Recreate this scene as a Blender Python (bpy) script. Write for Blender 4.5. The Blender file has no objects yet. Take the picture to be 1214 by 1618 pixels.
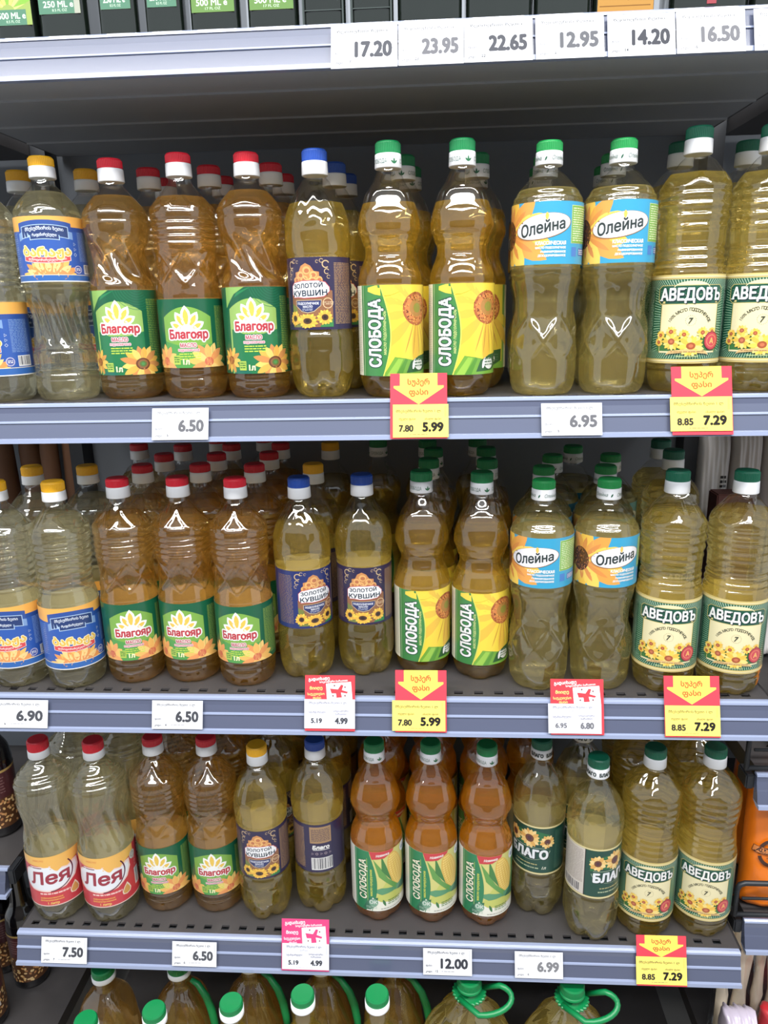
import bpy, bmesh, math, random
from mathutils import Vector, Matrix
from mathutils.geometry import tessellate_polygon, delaunay_2d_cdt
PI = math.pi
SC = bpy.context.scene
COL = SC.collection
random.seed(7)

# ------------------------------------------------------------------ camera
CAM = Vector((0.10656, -0.88822, 1.41870))
CR = Vector((0.99815869, 0.05698148, -0.02079296)).normalized()
CU = Vector((0.00512983, 0.26226819, 0.96498139)).normalized()
CF = Vector((-0.0604394, 0.96331122, -0.26149297)).normalized()
FPX = 1187.5
cam_data = bpy.data.cameras.new('camera')
cam_data.sensor_fit = 'HORIZONTAL'
cam_data.sensor_width = 36.0
cam_data.lens = 36.0 * FPX / 1214.0
cam_data.clip_start = 0.02
cam = bpy.data.objects.new('camera', cam_data)
cam.matrix_world = Matrix(((CR.x, CU.x, -CF.x, CAM.x), (CR.y, CU.y, -CF.y, CAM.y),
                           (CR.z, CU.z, -CF.z, CAM.z), (0, 0, 0, 1)))
COL.objects.link(cam)
SC.camera = cam

# ------------------------------------------------------------------ world, lamps, exposure
world = bpy.data.worlds.new('shop_air')
SC.world = world
world.use_nodes = True
world.node_tree.nodes['Background'].inputs[0].default_value = (0.86, 0.93, 1.0, 1)
world.node_tree.nodes['Background'].inputs[1].default_value = 0.75

def area_lamp(name, loc, target, sx, sy, power, col):
    l = bpy.data.lights.new(name, 'AREA')
    l.shape = 'RECTANGLE'; l.size = sx; l.size_y = sy; l.energy = power; l.color = col
    o = bpy.data.objects.new(name, l)
    o.location = loc
    o.rotation_euler = (Vector(target) - Vector(loc)).to_track_quat('-Z', 'Y').to_euler()
    COL.objects.link(o)
    return o
area_lamp('aisle_tube_lamp', (0.1, -1.30, 3.0), (0.1, -0.35, 0.9), 3.6, 0.22, 120, (1.0, 0.98, 0.95))
area_lamp('aisle_tube_lamp', (0.1, -0.55, 3.0), (0.1, -0.25, 0.6), 3.0, 0.12, 20, (1.0, 0.97, 0.93))
area_lamp('aisle_tube_lamp', (0.1, -2.15, 3.0), (0.1, 0.0, 0.9), 3.6, 0.16, 50, (0.97, 0.98, 1.0))

SC.view_settings.view_transform = 'Standard'
SC.view_settings.look = 'None'
SC.view_settings.gamma = 1.0
SC.view_settings.use_curve_mapping = False
SC.view_settings.exposure = 0.26
SC.cycles.max_bounces = 13
SC.cycles.transmission_bounces = 12
SC.cycles.transparent_max_bounces = 32
SC.cycles.diffuse_bounces = 4
SC.cycles.glossy_bounces = 4
SC.cycles.blur_glossy = 0.6
SC.cycles.sample_clamp_indirect = 4.0
SC.cycles.use_denoising = True

# ------------------------------------------------------------------ pixel -> place
def ray(x, y):
    return CR * ((x - 607) / FPX) + CU * ((809 - y) / FPX) + CF
def at_y(x, y, Y):
    v = ray(x, y); return CAM + v * ((Y - CAM.y) / v.y)
def at_z(x, y, Z):
    v = ray(x, y); return CAM + v * ((Z - CAM.z) / v.z)

# ------------------------------------------------------------------ shelf heights
ZS = {'Z': 1.7054, 'A': 1.3151, 'B': 0.9245, 'C': 0.5320, 'D': 0.12}
RAIL_H, RAIL_O = 0.0448, 0.0175           # the rail leans out towards its foot
UX0, UX1 = -0.512, 0.545                  # left and right ends of the shelf unit
DEPTH = 0.45

# ------------------------------------------------------------------ materials
def srgb(c):
    if isinstance(c, str):
        c = tuple(int(c[i:i + 2], 16) / 255 for i in (0, 2, 4))
    else:
        c = tuple(v / 255 for v in c)
    return tuple(v / 12.92 if v <= 0.04045 else ((v + 0.055) / 1.055) ** 2.4 for v in c) + (1.0,)

def nodes_of(name):
    m = bpy.data.materials.new(name); m.use_nodes = True
    nt = m.node_tree; nt.nodes.clear()
    out = nt.nodes.new('ShaderNodeOutputMaterial')
    return m, nt, out

def mat(name, col, rough=0.5, metal=0.0, noise=0.0, nscale=40.0, bump=0.0, coat=0.0, spec=0.5, stretch=None):
    m, nt, out = nodes_of(name)
    b = nt.nodes.new('ShaderNodeBsdfPrincipled')
    nt.links.new(b.outputs[0], out.inputs[0])
    c = srgb(col)
    b.inputs['Base Color'].default_value = c
    b.inputs['Roughness'].default_value = rough
    b.inputs['Metallic'].default_value = metal
    b.inputs['Coat Weight'].default_value = coat
    b.inputs['Specular IOR Level'].default_value = spec
    if noise or bump:
        tc = nt.nodes.new('ShaderNodeTexCoord')
        mp = nt.nodes.new('ShaderNodeMapping')
        if stretch: mp.inputs['Scale'].default_value = stretch
        n = nt.nodes.new('ShaderNodeTexNoise'); n.inputs['Scale'].default_value = nscale; n.inputs['Detail'].default_value = 5
        nt.links.new(tc.outputs['Object'], mp.inputs[0]); nt.links.new(mp.outputs[0], n.inputs['Vector'])
        if noise:
            r = nt.nodes.new('ShaderNodeMapRange')
            r.inputs[3].default_value = 1 - noise; r.inputs[4].default_value = 1 + noise
            nt.links.new(n.outputs['Fac'], r.inputs[0])
            mx = nt.nodes.new('ShaderNodeVectorMath'); mx.operation = 'SCALE'
            mx.inputs[0].default_value = c[:3]
            nt.links.new(r.outputs[0], mx.inputs['Scale'])
            nt.links.new(mx.outputs[0], b.inputs['Base Color'])
        if bump:
            bp = nt.nodes.new('ShaderNodeBump'); bp.inputs['Strength'].default_value = bump; bp.inputs['Distance'].default_value = 0.002
            nt.links.new(n.outputs['Fac'], bp.inputs['Height']); nt.links.new(bp.outputs[0], b.inputs['Normal'])
    return m

def thin_clear(name, tint, gloss=1.0, rough=0.03, base=0.035):
    """thin clear plastic wall: what lies behind shows straight through, with a shine on top"""
    m, nt, out = nodes_of(name)
    t = nt.nodes.new('ShaderNodeBsdfTransparent'); t.inputs[0].default_value = srgb(tint)
    g = nt.nodes.new('ShaderNodeBsdfGlossy'); g.inputs[0].default_value = (1, 1, 1, 1); g.inputs['Roughness'].default_value = rough
    lw = nt.nodes.new('ShaderNodeLayerWeight'); lw.inputs[0].default_value = 0.5
    pw = nt.nodes.new('ShaderNodeMath'); pw.operation = 'POWER'; pw.inputs[1].default_value = 4.0
    nt.links.new(lw.outputs['Facing'], pw.inputs[0])
    mr = nt.nodes.new('ShaderNodeMapRange'); mr.inputs[3].default_value = base; mr.inputs[4].default_value = 0.55 * gloss
    nt.links.new(pw.outputs[0], mr.inputs[0])
    mx = nt.nodes.new('ShaderNodeMixShader')
    nt.links.new(mr.outputs[0], mx.inputs[0]); nt.links.new(t.outputs[0], mx.inputs[1]); nt.links.new(g.outputs[0], mx.inputs[2])
    nt.links.new(mx.outputs[0], out.inputs[0])
    return m

def oil_mat(name, tint, body, amount=0.16):
    """oil: refracts what lies behind, tinted, with a faint cloudy glow of its own colour"""
    m, nt, out = nodes_of(name)
    r = nt.nodes.new('ShaderNodeBsdfRefraction'); r.inputs[0].default_value = srgb(tint); r.inputs['IOR'].default_value = 1.46; r.inputs['Roughness'].default_value = 0.0
    t = nt.nodes.new('ShaderNodeBsdfTransparent'); t.inputs[0].default_value = srgb(tint)
    d = nt.nodes.new('ShaderNodeBsdfTranslucent'); d.inputs[0].default_value = srgb(body)
    d2 = nt.nodes.new('ShaderNodeBsdfDiffuse'); d2.inputs[0].default_value = srgb(body)
    ad = nt.nodes.new('ShaderNodeMixShader'); ad.inputs[0].default_value = 0.35
    nt.links.new(d.outputs[0], ad.inputs[1]); nt.links.new(d2.outputs[0], ad.inputs[2])
    rt = nt.nodes.new('ShaderNodeMixShader'); rt.inputs[0].default_value = 0.58
    nt.links.new(r.outputs[0], rt.inputs[1]); nt.links.new(t.outputs[0], rt.inputs[2])
    mx = nt.nodes.new('ShaderNodeMixShader'); mx.inputs[0].default_value = amount
    nt.links.new(rt.outputs[0], mx.inputs[1]); nt.links.new(ad.outputs[0], mx.inputs[2])
    nt.links.new(mx.outputs[0], out.inputs[0])
    return m

def print_mat(name, rough=0.35, coat=0.25, back=(226, 220, 200), val=0.62):
    """printed film or card: ink colours on the face, plain back"""
    m, nt, out = nodes_of(name)
    b = nt.nodes.new('ShaderNodeBsdfPrincipled')
    a = nt.nodes.new('ShaderNodeAttribute'); a.attribute_name = 'ink'
    g = nt.nodes.new('ShaderNodeNewGeometry')
    mx = nt.nodes.new('ShaderNodeMix'); mx.data_type = 'RGBA'
    nt.links.new(g.outputs['Backfacing'], mx.inputs['Factor'])
    nt.links.new(a.outputs['Color'], mx.inputs[6]); mx.inputs[7].default_value = srgb(back)
    hs = nt.nodes.new('ShaderNodeHueSaturation'); hs.inputs['Saturation'].default_value = 0.93; hs.inputs['Value'].default_value = val
    nt.links.new(mx.outputs[2], hs.inputs['Color']); nt.links.new(hs.outputs[0], b.inputs['Base Color'])
    b.inputs['Roughness'].default_value = rough
    b.inputs['Coat Weight'].default_value = coat; b.inputs['Coat Roughness'].default_value = 0.15
    nt.links.new(b.outputs[0], out.inputs[0])
    return m

M = {}
M['pet'] = thin_clear('clear_bottle_plastic', (254, 254, 253), 1.0, 0.025, 0.11)
M['film'] = thin_clear('clear_wrap_film', (253, 253, 253), 1.0, 0.10, 0.07)
M['oil_pale'] = oil_mat('pale_oil', (254, 252, 240), (255, 244, 190), 0.07)
M['oil_light'] = oil_mat('light_clear_oil', (254, 250, 228), (255, 236, 150), 0.07)
M['oil_straw'] = oil_mat('straw_oil', (254, 247, 212), (255, 226, 104), 0.095)
M['oil_gold'] = oil_mat('golden_oil', (254, 243, 194), (255, 208, 78), 0.095)
M['oil_tan'] = oil_mat('tan_oil', (254, 240, 204), (255, 198, 96), 0.085)
M['oil_amber'] = oil_mat('amber_corn_oil', (255, 230, 146), (255, 184, 56), 0.18)
M['ink'] = print_mat('printed_label_film')
M['card'] = print_mat('printed_card', 0.85, 0.0, (235, 235, 235), 0.70)
M['card'].node_tree.nodes['Principled BSDF'].inputs['Specular IOR Level'].default_value = 0.12
M['white_cap'] = mat('white_cap_plastic', (212, 214, 218), 0.4)
CAPC = {'red': (190, 18, 40), 'yellow': (220, 164, 24), 'blue': (22, 66, 152), 'green': (0, 112, 60), 'dgreen': (0, 88, 64), 'lgreen': (16, 128, 62)}
for k, c in CAPC.items(): M['cap_' + k] = mat(k + '_cap_plastic', c, 0.42)
M['tray'] = mat('dark_grey_shelf_steel', (60, 58, 59), 0.45, 0.15, 0.18, 30, 0.05)
M['panel'] = mat('charcoal_back_panel', (108, 114, 122), 0.55, 0.1, 0.08, 12)
M['post'] = mat('black_upright_steel', (30, 33, 38), 0.5, 0.2, 0.1, 20)
M['rail'] = mat('bluish_price_rail_plastic', (74, 80, 100), 0.16, 0.0, 0.05, 6, 0.0, 0.5, 0.6, (1, 8, 8))
M['rail_edge'] = mat('pale_price_rail_edge', (126, 136, 162), 0.2, 0.0, 0.03, 8, 0.0, 0.5)
M['floor'] = mat('grey_shop_floor', (150, 148, 145), 0.4, 0, 0.1, 6)

# ------------------------------------------------------------------ object helpers
def link(name, me, material=None, parent=None, loc=None):
    o = bpy.data.objects.new(name, me)
    COL.objects.link(o)
    if material and me is not None and not me.materials: me.materials.append(material)
    if parent: o.parent = parent
    if loc is not None: o.location = loc
    return o
def tag(o, label, cat, group=None):
    o['label'] = label; o['category'] = cat
    if group: o['group'] = group
    return o
def empty(name, loc=(0, 0, 0), rz=0.0):
    o = bpy.data.objects.new(name, None); o.empty_display_size = 0.02
    COL.objects.link(o); o.location = loc; o.rotation_euler = (0, 0, rz)
    return o
def structure(o):
    o['kind'] = 'structure'; return o
def bm_mesh(name, bm, smooth=False):
    me = bpy.data.meshes.new(name); bm.to_mesh(me); bm.free()
    if smooth:
        for p in me.polygons: p.use_smooth = True
    return me
def bx(bm, x0, x1, y0, y1, z0, z1):
    v = [bm.verts.new((x, y, z)) for x in (x0, x1) for y in (y0, y1) for z in (z0, z1)]
    for f in ((0, 1, 3, 2), (4, 6, 7, 5), (0, 4, 5, 1), (2, 3, 7, 6), (0, 2, 6, 4), (1, 5, 7, 3)):
        bm.faces.new([v[i] for i in f])
def box_mesh(name, boxes, bevel=0.0):
    bm = bmesh.new()
    for b in boxes: bx(bm, *b)
    if bevel:
        bmesh.ops.bevel(bm, geom=bm.edges[:], offset=bevel, segments=2, affect='EDGES', clamp_overlap=True)
    return bm_mesh(name, bm)
def tube(bm, pts, r, n=8, cap=True):
    """round bar along a list of points"""
    rings = []
    for i, p in enumerate(pts):
        p = Vector(p)
        a = Vector(pts[max(i - 1, 0)]); b = Vector(pts[min(i + 1, len(pts) - 1)])
        d = (b - a).normalized()
        s = d.cross(Vector((0, 0, 1)))
        if s.length < 1e-3: s = d.cross(Vector((0, 1, 0)))
        s.normalize(); t = d.cross(s)
        rr = r[i] if isinstance(r, (list, tuple)) else r
        rings.append([bm.verts.new(p + (s * math.cos(2 * PI * k / n) + t * math.sin(2 * PI * k / n)) * rr) for k in range(n)])
    for a, b in zip(rings, rings[1:]):
        for k in range(n): bm.faces.new((a[k], a[(k + 1) % n], b[(k + 1) % n], b[k]))
    if cap: bm.faces.new(rings[0][::-1]); bm.faces.new(rings[-1])
def pchip(xs, ys):
    n = len(xs); h = [xs[i + 1] - xs[i] for i in range(n - 1)]; dl = [(ys[i + 1] - ys[i]) / h[i] for i in range(n - 1)]
    m = [dl[0]] + [0.0] * (n - 2) + [dl[-1]]
    for i in range(1, n - 1):
        if dl[i - 1] * dl[i] > 0:
            w1, w2 = 2 * h[i] + h[i - 1], h[i] + 2 * h[i - 1]
            m[i] = (w1 + w2) / (w1 / dl[i - 1] + w2 / dl[i])
    def f(x):
        if x <= xs[0]: return ys[0]
        if x >= xs[-1]: return ys[-1]
        i = 0
        while xs[i + 1] < x: i += 1
        t = (x - xs[i]) / h[i]
        return (ys[i] * (1 + 2 * t) * (1 - t) ** 2 + m[i] * h[i] * t * (1 - t) ** 2 + ys[i + 1] * t * t * (3 - 2 * t) + m[i + 1] * h[i] * t * t * (t - 1))
    return f
def grid_lathe(zs, rfun, nth=64, close_bottom=None, close_top=None, scale=0.001, zfun=None):
    """surface of revolution with a radius that may vary with angle; all in mm"""
    bm = bmesh.new(); rings = []
    for z in zs:
        ring = []
        for k in range(nth):
            th = 2 * PI * k / nth
            r = rfun(th, z); zz = zfun(th, z) if zfun else z
            ring.append(bm.verts.new((r * math.cos(th) * scale, r * math.sin(th) * scale, zz * scale)))
        rings.append(ring)
    for a, b in zip(rings, rings[1:]):
        for k in range(nth): bm.faces.new((a[k], a[(k + 1) % nth], b[(k + 1) % nth], b[k]))
    if close_bottom is not None:
        c = bm.verts.new((0, 0, close_bottom * scale))
        for k in range(nth): bm.faces.new((c, rings[0][(k + 1) % nth], rings[0][k]))
    if close_top is not None:
        c = bm.verts.new((0, 0, close_top * scale))
        for k in range(nth): bm.faces.new((c, rings[-1][k], rings[-1][(k + 1) % nth]))
    return bm

# ------------------------------------------------------------------ flat print: shapes and lettering laid out in mm
GLY = {}
def inside(p, poly):
    x, y = p; r = False; j = len(poly) - 1
    for i in range(len(poly)):
        (xi, yi), (xj, yj) = poly[i], poly[j]
        if (yi > y) != (yj > y) and x < (xj - xi) * (y - yi) / (yj - yi) + xi: r = not r
        j = i
    return r
def glyph_pieces(body, shear, space, res):
    """outlines of a line of lettering, cut into triangles; strokes that cross one another come back as separate pieces"""
    key = (body, shear, space, res)
    if key in GLY: return GLY[key]
    cu = bpy.data.curves.new('lettering', 'FONT'); cu.body = body; cu.size = 1.0; cu.shear = shear; cu.space_character = space
    ob = bpy.data.objects.new('lettering', cu); COL.objects.link(ob); cc = ob.to_curve(bpy.context.evaluated_depsgraph_get())
    cont = []
    for sp in cc.splines:
        bp = sp.bezier_points; n = len(bp); pts = []
        for i in range(n):
            p, q = bp[i], bp[(i + 1) % n]
            straight = (p.handle_right - p.co).length < 1e-4 and (q.handle_left - q.co).length < 1e-4
            d0 = (q.co - p.co)
            if not straight and d0.length > 1e-6:
                dn = d0.normalized(); straight = max(abs((p.handle_right - p.co).cross(dn).z), abs((q.handle_left - q.co).cross(dn).z)) < 1e-4
            m = 1 if straight else res + 1
            for k in range(m):
                t = k / m; u = 1 - t
                v = p.co * u ** 3 + p.handle_right * 3 * u * u * t + q.handle_left * 3 * u * t * t + q.co * t ** 3
                if not pts or math.hypot(pts[-1][0] - v.x, pts[-1][1] - v.y) > 1e-4: pts.append((v.x, v.y))
        if len(pts) > 3 and math.hypot(pts[0][0] - pts[-1][0], pts[0][1] - pts[-1][1]) < 1e-4: pts.pop()
        if len(pts) > 2: cont.append(pts)
    ob.to_curve_clear(); bpy.data.objects.remove(ob); bpy.data.curves.remove(cu)
    if not cont: GLY[key] = []; return []
    area = [sum(c[i][0] * c[(i + 1) % len(c)][1] - c[(i + 1) % len(c)][0] * c[i][1] for i in range(len(c))) / 2 for c in cont]
    sgn = 1 if area[max(range(len(cont)), key=lambda i: abs(area[i]))] > 0 else -1
    outs = [i for i in range(len(cont)) if area[i] * sgn > 0]; holes = {i: [] for i in outs}
    for i in range(len(cont)):
        if i in holes: continue
        best = [o for o in outs if all(inside(p, cont[o]) for p in cont[i])]
        if best: holes[min(best, key=lambda o: abs(area[o]))].append(i)
        else: holes[i] = []
    outs = sorted(holes)
    box = {o: (min(p[0] for p in cont[o]), max(p[0] for p in cont[o])) for o in outs}
    V0 = []; E0 = []
    for c in cont:
        k = len(V0); V0 += [Vector(p) for p in c]; E0 += [(k + i, k + (i + 1) % len(c)) for i in range(len(c))]
    nv, ne, nf, _, _, _ = delaunay_2d_cdt(V0, E0, [], 0, 1e-5)
    F = []
    for f in nf:
        g = ((nv[f[0]].x + nv[f[1]].x + nv[f[2]].x) / 3, (nv[f[0]].y + nv[f[1]].y + nv[f[2]].y) / 3)
        for o in outs:
            if box[o][0] < g[0] < box[o][1] and inside(g, cont[o]) and not any(inside(g, cont[h]) for h in holes[o]): F.append(tuple(f)); break
    res_ = [([(v.x, v.y) for v in nv], F)]
    GLY[key] = res_
    return res_
class Art:
    def __init__(s, w, h):
        s.w, s.h, s.items = w, h, []
    def add(s, verts, faces, col, lay): s.items.append((verts, faces, srgb(col), lay))
    def poly(s, pts, col, lay=1): s.add([tuple(p) for p in pts], [tuple(t) for t in tessellate_polygon([[Vector((p[0], p[1], 0)) for p in pts]])], col, lay); return s
    def rect(s, x0, y0, x1, y1, col, lay=1): return s.poly([(x0, y0), (x1, y0), (x1, y1), (x0, y1)], col, lay)
    def ell(s, cx, cy, rx, ry, col, lay=1, n=24, rot=0.0):
        c, q = math.cos(rot), math.sin(rot); pts = []
        for i in range(n):
            a = 2 * PI * i / n; x, y = rx * math.cos(a), ry * math.sin(a)
            pts.append((cx + x * c - y * q, cy + x * q + y * c))
        return s.poly(pts, col, lay)
    def ring(s, cx, cy, r0, r1, col, lay=1, n=28, a0=0.0, a1=2 * PI, sq=1.0):
        v = []; f = []
        for i in range(n + 1):
            a = a0 + (a1 - a0) * i / n
            v += [(cx + r0 * math.cos(a), cy + r0 * sq * math.sin(a)), (cx + r1 * math.cos(a), cy + r1 * sq * math.sin(a))]
        for i in range(n): f.append((2 * i, 2 * i + 1, 2 * i + 3, 2 * i + 2))
        s.add(v, f, col, lay); return s
    def petal(s, cx, cy, ang, r0, r1, w, col, lay=1, tip=0.62):
        d = (math.cos(ang), math.sin(ang)); n = (-d[1], d[0]); L = r1 - r0; pts = []
        prof = ((0, .35), (.25, .8), (.5, 1), (tip + .12, .8), (.9, .38), (1, 0), (.9, -.38), (tip + .12, -.8), (.5, -1), (.25, -.8), (0, -.35))
        for t, q in prof:
            pts.append((cx + d[0] * (r0 + L * t) + n[0] * q * w / 2, cy + d[1] * (r0 + L * t) + n[1] * q * w / 2))
        return s.poly(pts, col, lay)
    def flower(s, cx, cy, ri, ro, n, cols, ccols, lay=2, sq=1.0, ph=0.0, w=None):
        w = w or 2.2 * PI * ro / n * 0.55
        for j in range(n):
            a = 2 * PI * j / n + ph
            s.petal(cx, cy, a, ri * .5, ro * (0.92 + 0.16 * ((j * 7) % 5) / 5) * (1 if sq == 1 else math.hypot(math.cos(a), sq * math.sin(a))), w, cols[j % len(cols)], lay + (j % 2) * 0.3)
        for i, c in enumerate(ccols):
            q = 1 - i / len(ccols)
            s.ell(cx, cy, ri * q, ri * q * sq, c, lay + 1 + i * .3)
        return s
    def lines(s, x0, y0, x1, y1, n, col, lay=2, fill=0.5, seed=1):
        """rows of print too small to read"""
        rnd = random.Random(seed); st = (y1 - y0) / n; v = []; f = []
        for i in range(n):
            y = y0 + st * (i + .5); x = x0
            while x < x1 - 1:
                w = rnd.uniform(1.5, 6.0); e = min(x + w, x1); k = len(v)
                v += [(x, y - st * fill / 2), (e, y - st * fill / 2), (e, y + st * fill / 2), (x, y + st * fill / 2)]; f.append((k, k + 1, k + 2, k + 3))
                x = e + rnd.uniform(.5, 1.2)
        if v: s.add(v, f, col, lay)
        return s
    def bars(s, x0, y0, x1, y1, lay=2, bg=(240, 240, 240), ink=(40, 40, 60), seed=3):
        s.rect(x0, y0, x1, y1, bg, lay); rnd = random.Random(seed); x = x0 + 1.2
        while x < x1 - 1.6:
            w = rnd.choice((.5, .5, .9, 1.4)); s.rect(x, y0 + 1.5, x + w, y1 - .8, ink, lay + .4); x += w + rnd.choice((.5, .8, 1.1))
        return s
    def text(s, body, cx, cy, h, col, lay=3, w=None, bold=0.0, shear=0.0, rot=0.0, outline=None, fn=None, space=1.0, res=2):
        """h is the height of a capital; outline is (colour, width in mm)"""
        size = h / 0.73
        pieces = glyph_pieces(body, shear, space, res)
        if not pieces: return s
        vs = [p for sub in pieces for p in sub[0]]
        x0, x1 = min(v[0] for v in vs), max(v[0] for v in vs)
        mid = (x0 + x1) / 2; sx = (w / (x1 - x0)) if w else size
        ca, sa = math.cos(rot), math.sin(rot)
        bd = bold * size
        jobs = [(col, bd, lay, 6)]
        if outline: jobs.insert(0, (outline[0], bd + outline[1], lay - 0.15, 10))
        for c, rad, ly, n in jobs:
            offs = [(0, 0)] if rad < .02 else ([(rad * math.cos(2 * PI * i / n + .4), rad * math.sin(2 * PI * i / n + .4)) for i in range(n)] + [(0, 0)])
            for ox, oy in offs:
                for pv, fs in pieces:
                    q = []
                    for x, y in pv:
                        X, Y = (x - mid) * sx, (y - 0.365) * size
                        if fn: X, Y = fn(X, Y)
                        q.append((cx + (X + ox) * ca - (Y + oy) * sa, cy + (X + ox) * sa + (Y + oy) * ca))
                    s.add(q, fs, c, ly)
        return s
    def arc_text(s, body, cx, cy, rad, a_mid, h, col, lay=3, step=None, bold=0.02):
        n = len(body); st = step or (h * 0.95 / rad)
        for i, ch in enumerate(body):
            if ch == ' ': continue
            a = a_mid - (i - (n - 1) / 2) * st
            s.text(ch, cx + rad * math.cos(a), cy + rad * math.sin(a), h, col, lay, bold=bold, rot=a - PI / 2)
        return s
    def bake(s, name, R=None, z0=0.0, step=4.0, eps=0.35, dl=0.07, thick=0.0, grid=0.0, fit=None):
        """to a mesh: wrapped round a cylinder of radius R mm, or flat in XZ facing -Y"""
        bm = bmesh.new(); ci = bm.faces.layers.int.new('c'); cols = []; hw = s.w / 2
        order = sorted(range(len(s.items)), key=lambda i: (s.items[i][3], i)); rank = {i: r * .003 / dl for r, i in enumerate(order)}
        for it, (verts, faces, col, lay) in enumerate(s.items):
            lay = rank[it]; cols.append(col); vv = [bm.verts.new((x, y, lay)) for x, y in verts]
            for f in faces:
                if len(set(f)) < 3: continue
                try: fc = bm.faces.new([vv[i] for i in f])
                except ValueError: continue
                fc[ci] = len(cols) - 1
        bmesh.ops.triangulate(bm, faces=[f for f in bm.faces if len(f.verts) > 3])
        for co, no in (((0, 0.0, 0), (0, -1, 0)), ((0, s.h, 0), (0, 1, 0)), ((-hw, 0, 0), (-1, 0, 0)), ((hw, 0, 0), (1, 0, 0))):
            bmesh.ops.bisect_plane(bm, geom=bm.verts[:] + bm.edges[:] + bm.faces[:], plane_co=co, plane_no=no, clear_outer=True, dist=1e-5)
        if R:
            k = int(hw / step)
            for i in range(-k, k + 1):
                x = i * step
                bmesh.ops.bisect_plane(bm, geom=bm.verts[:] + bm.edges[:] + bm.faces[:], plane_co=(x, 0, 0), plane_no=(1, 0, 0), dist=1e-5)
        if grid:
            for ax, lim in ((0, hw), (1, s.h)):
                t = -hw if ax == 0 else 0.0
                while t < lim:
                    t += grid; co = (t, 0, 0) if ax == 0 else (0, t, 0); no = (1, 0, 0) if ax == 0 else (0, 1, 0)
                    bmesh.ops.bisect_plane(bm, geom=bm.verts[:] + bm.edges[:] + bm.faces[:], plane_co=co, plane_no=no, dist=1e-5)
        bm.normal_update()
        for f in bm.faces:
            if f.normal.z < 0: f.normal_flip()
        me = bpy.data.meshes.new(name)
        fcol = [f[ci] for f in bm.faces]
        for v in bm.verts:
            x, y, l = v.co
            if R:
                rr = R + eps + l * dl; th = -PI / 2 + x / R
                v.co = (rr * math.cos(th) / 1000, rr * math.sin(th) / 1000, (z0 + y) / 1000)
            else:
                v.co = (x / 1000, -(l * dl + thick) / 1000 + (fit(x / 1000, (z0 + y) / 1000) if fit else 0.0), (z0 + y) / 1000)
        ncol = len(cols)
        if thick and not R:
            v = [bm.verts.new(p) for p in ((-hw / 1000, 0, z0 / 1000), (hw / 1000, 0, z0 / 1000), (hw / 1000, 0, (z0 + s.h) / 1000), (-hw / 1000, 0, (z0 + s.h) / 1000),
                 (-hw / 1000, -thick / 1000, z0 / 1000), (hw / 1000, -thick / 1000, z0 / 1000), (hw / 1000, -thick / 1000, (z0 + s.h) / 1000), (-hw / 1000, -thick / 1000, (z0 + s.h) / 1000))]
            for q in ((0, 3, 2, 1), (0, 1, 5, 4), (1, 2, 6, 5), (2, 3, 7, 6), (3, 0, 4, 7)):
                bm.faces.new([v[i] for i in q]); fcol.append(0)
        bm.normal_update()
        bm.to_mesh(me); bm.free()
        at = me.attributes.new('ink', 'FLOAT_COLOR', 'CORNER')
        data = []
        for p in me.polygons: data += list(cols[fcol[p.index]]) * p.loop_total
        at.data.foreach_set('color', data)
        if R:
            for p in me.polygons: p.use_smooth = True
        return me

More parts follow.
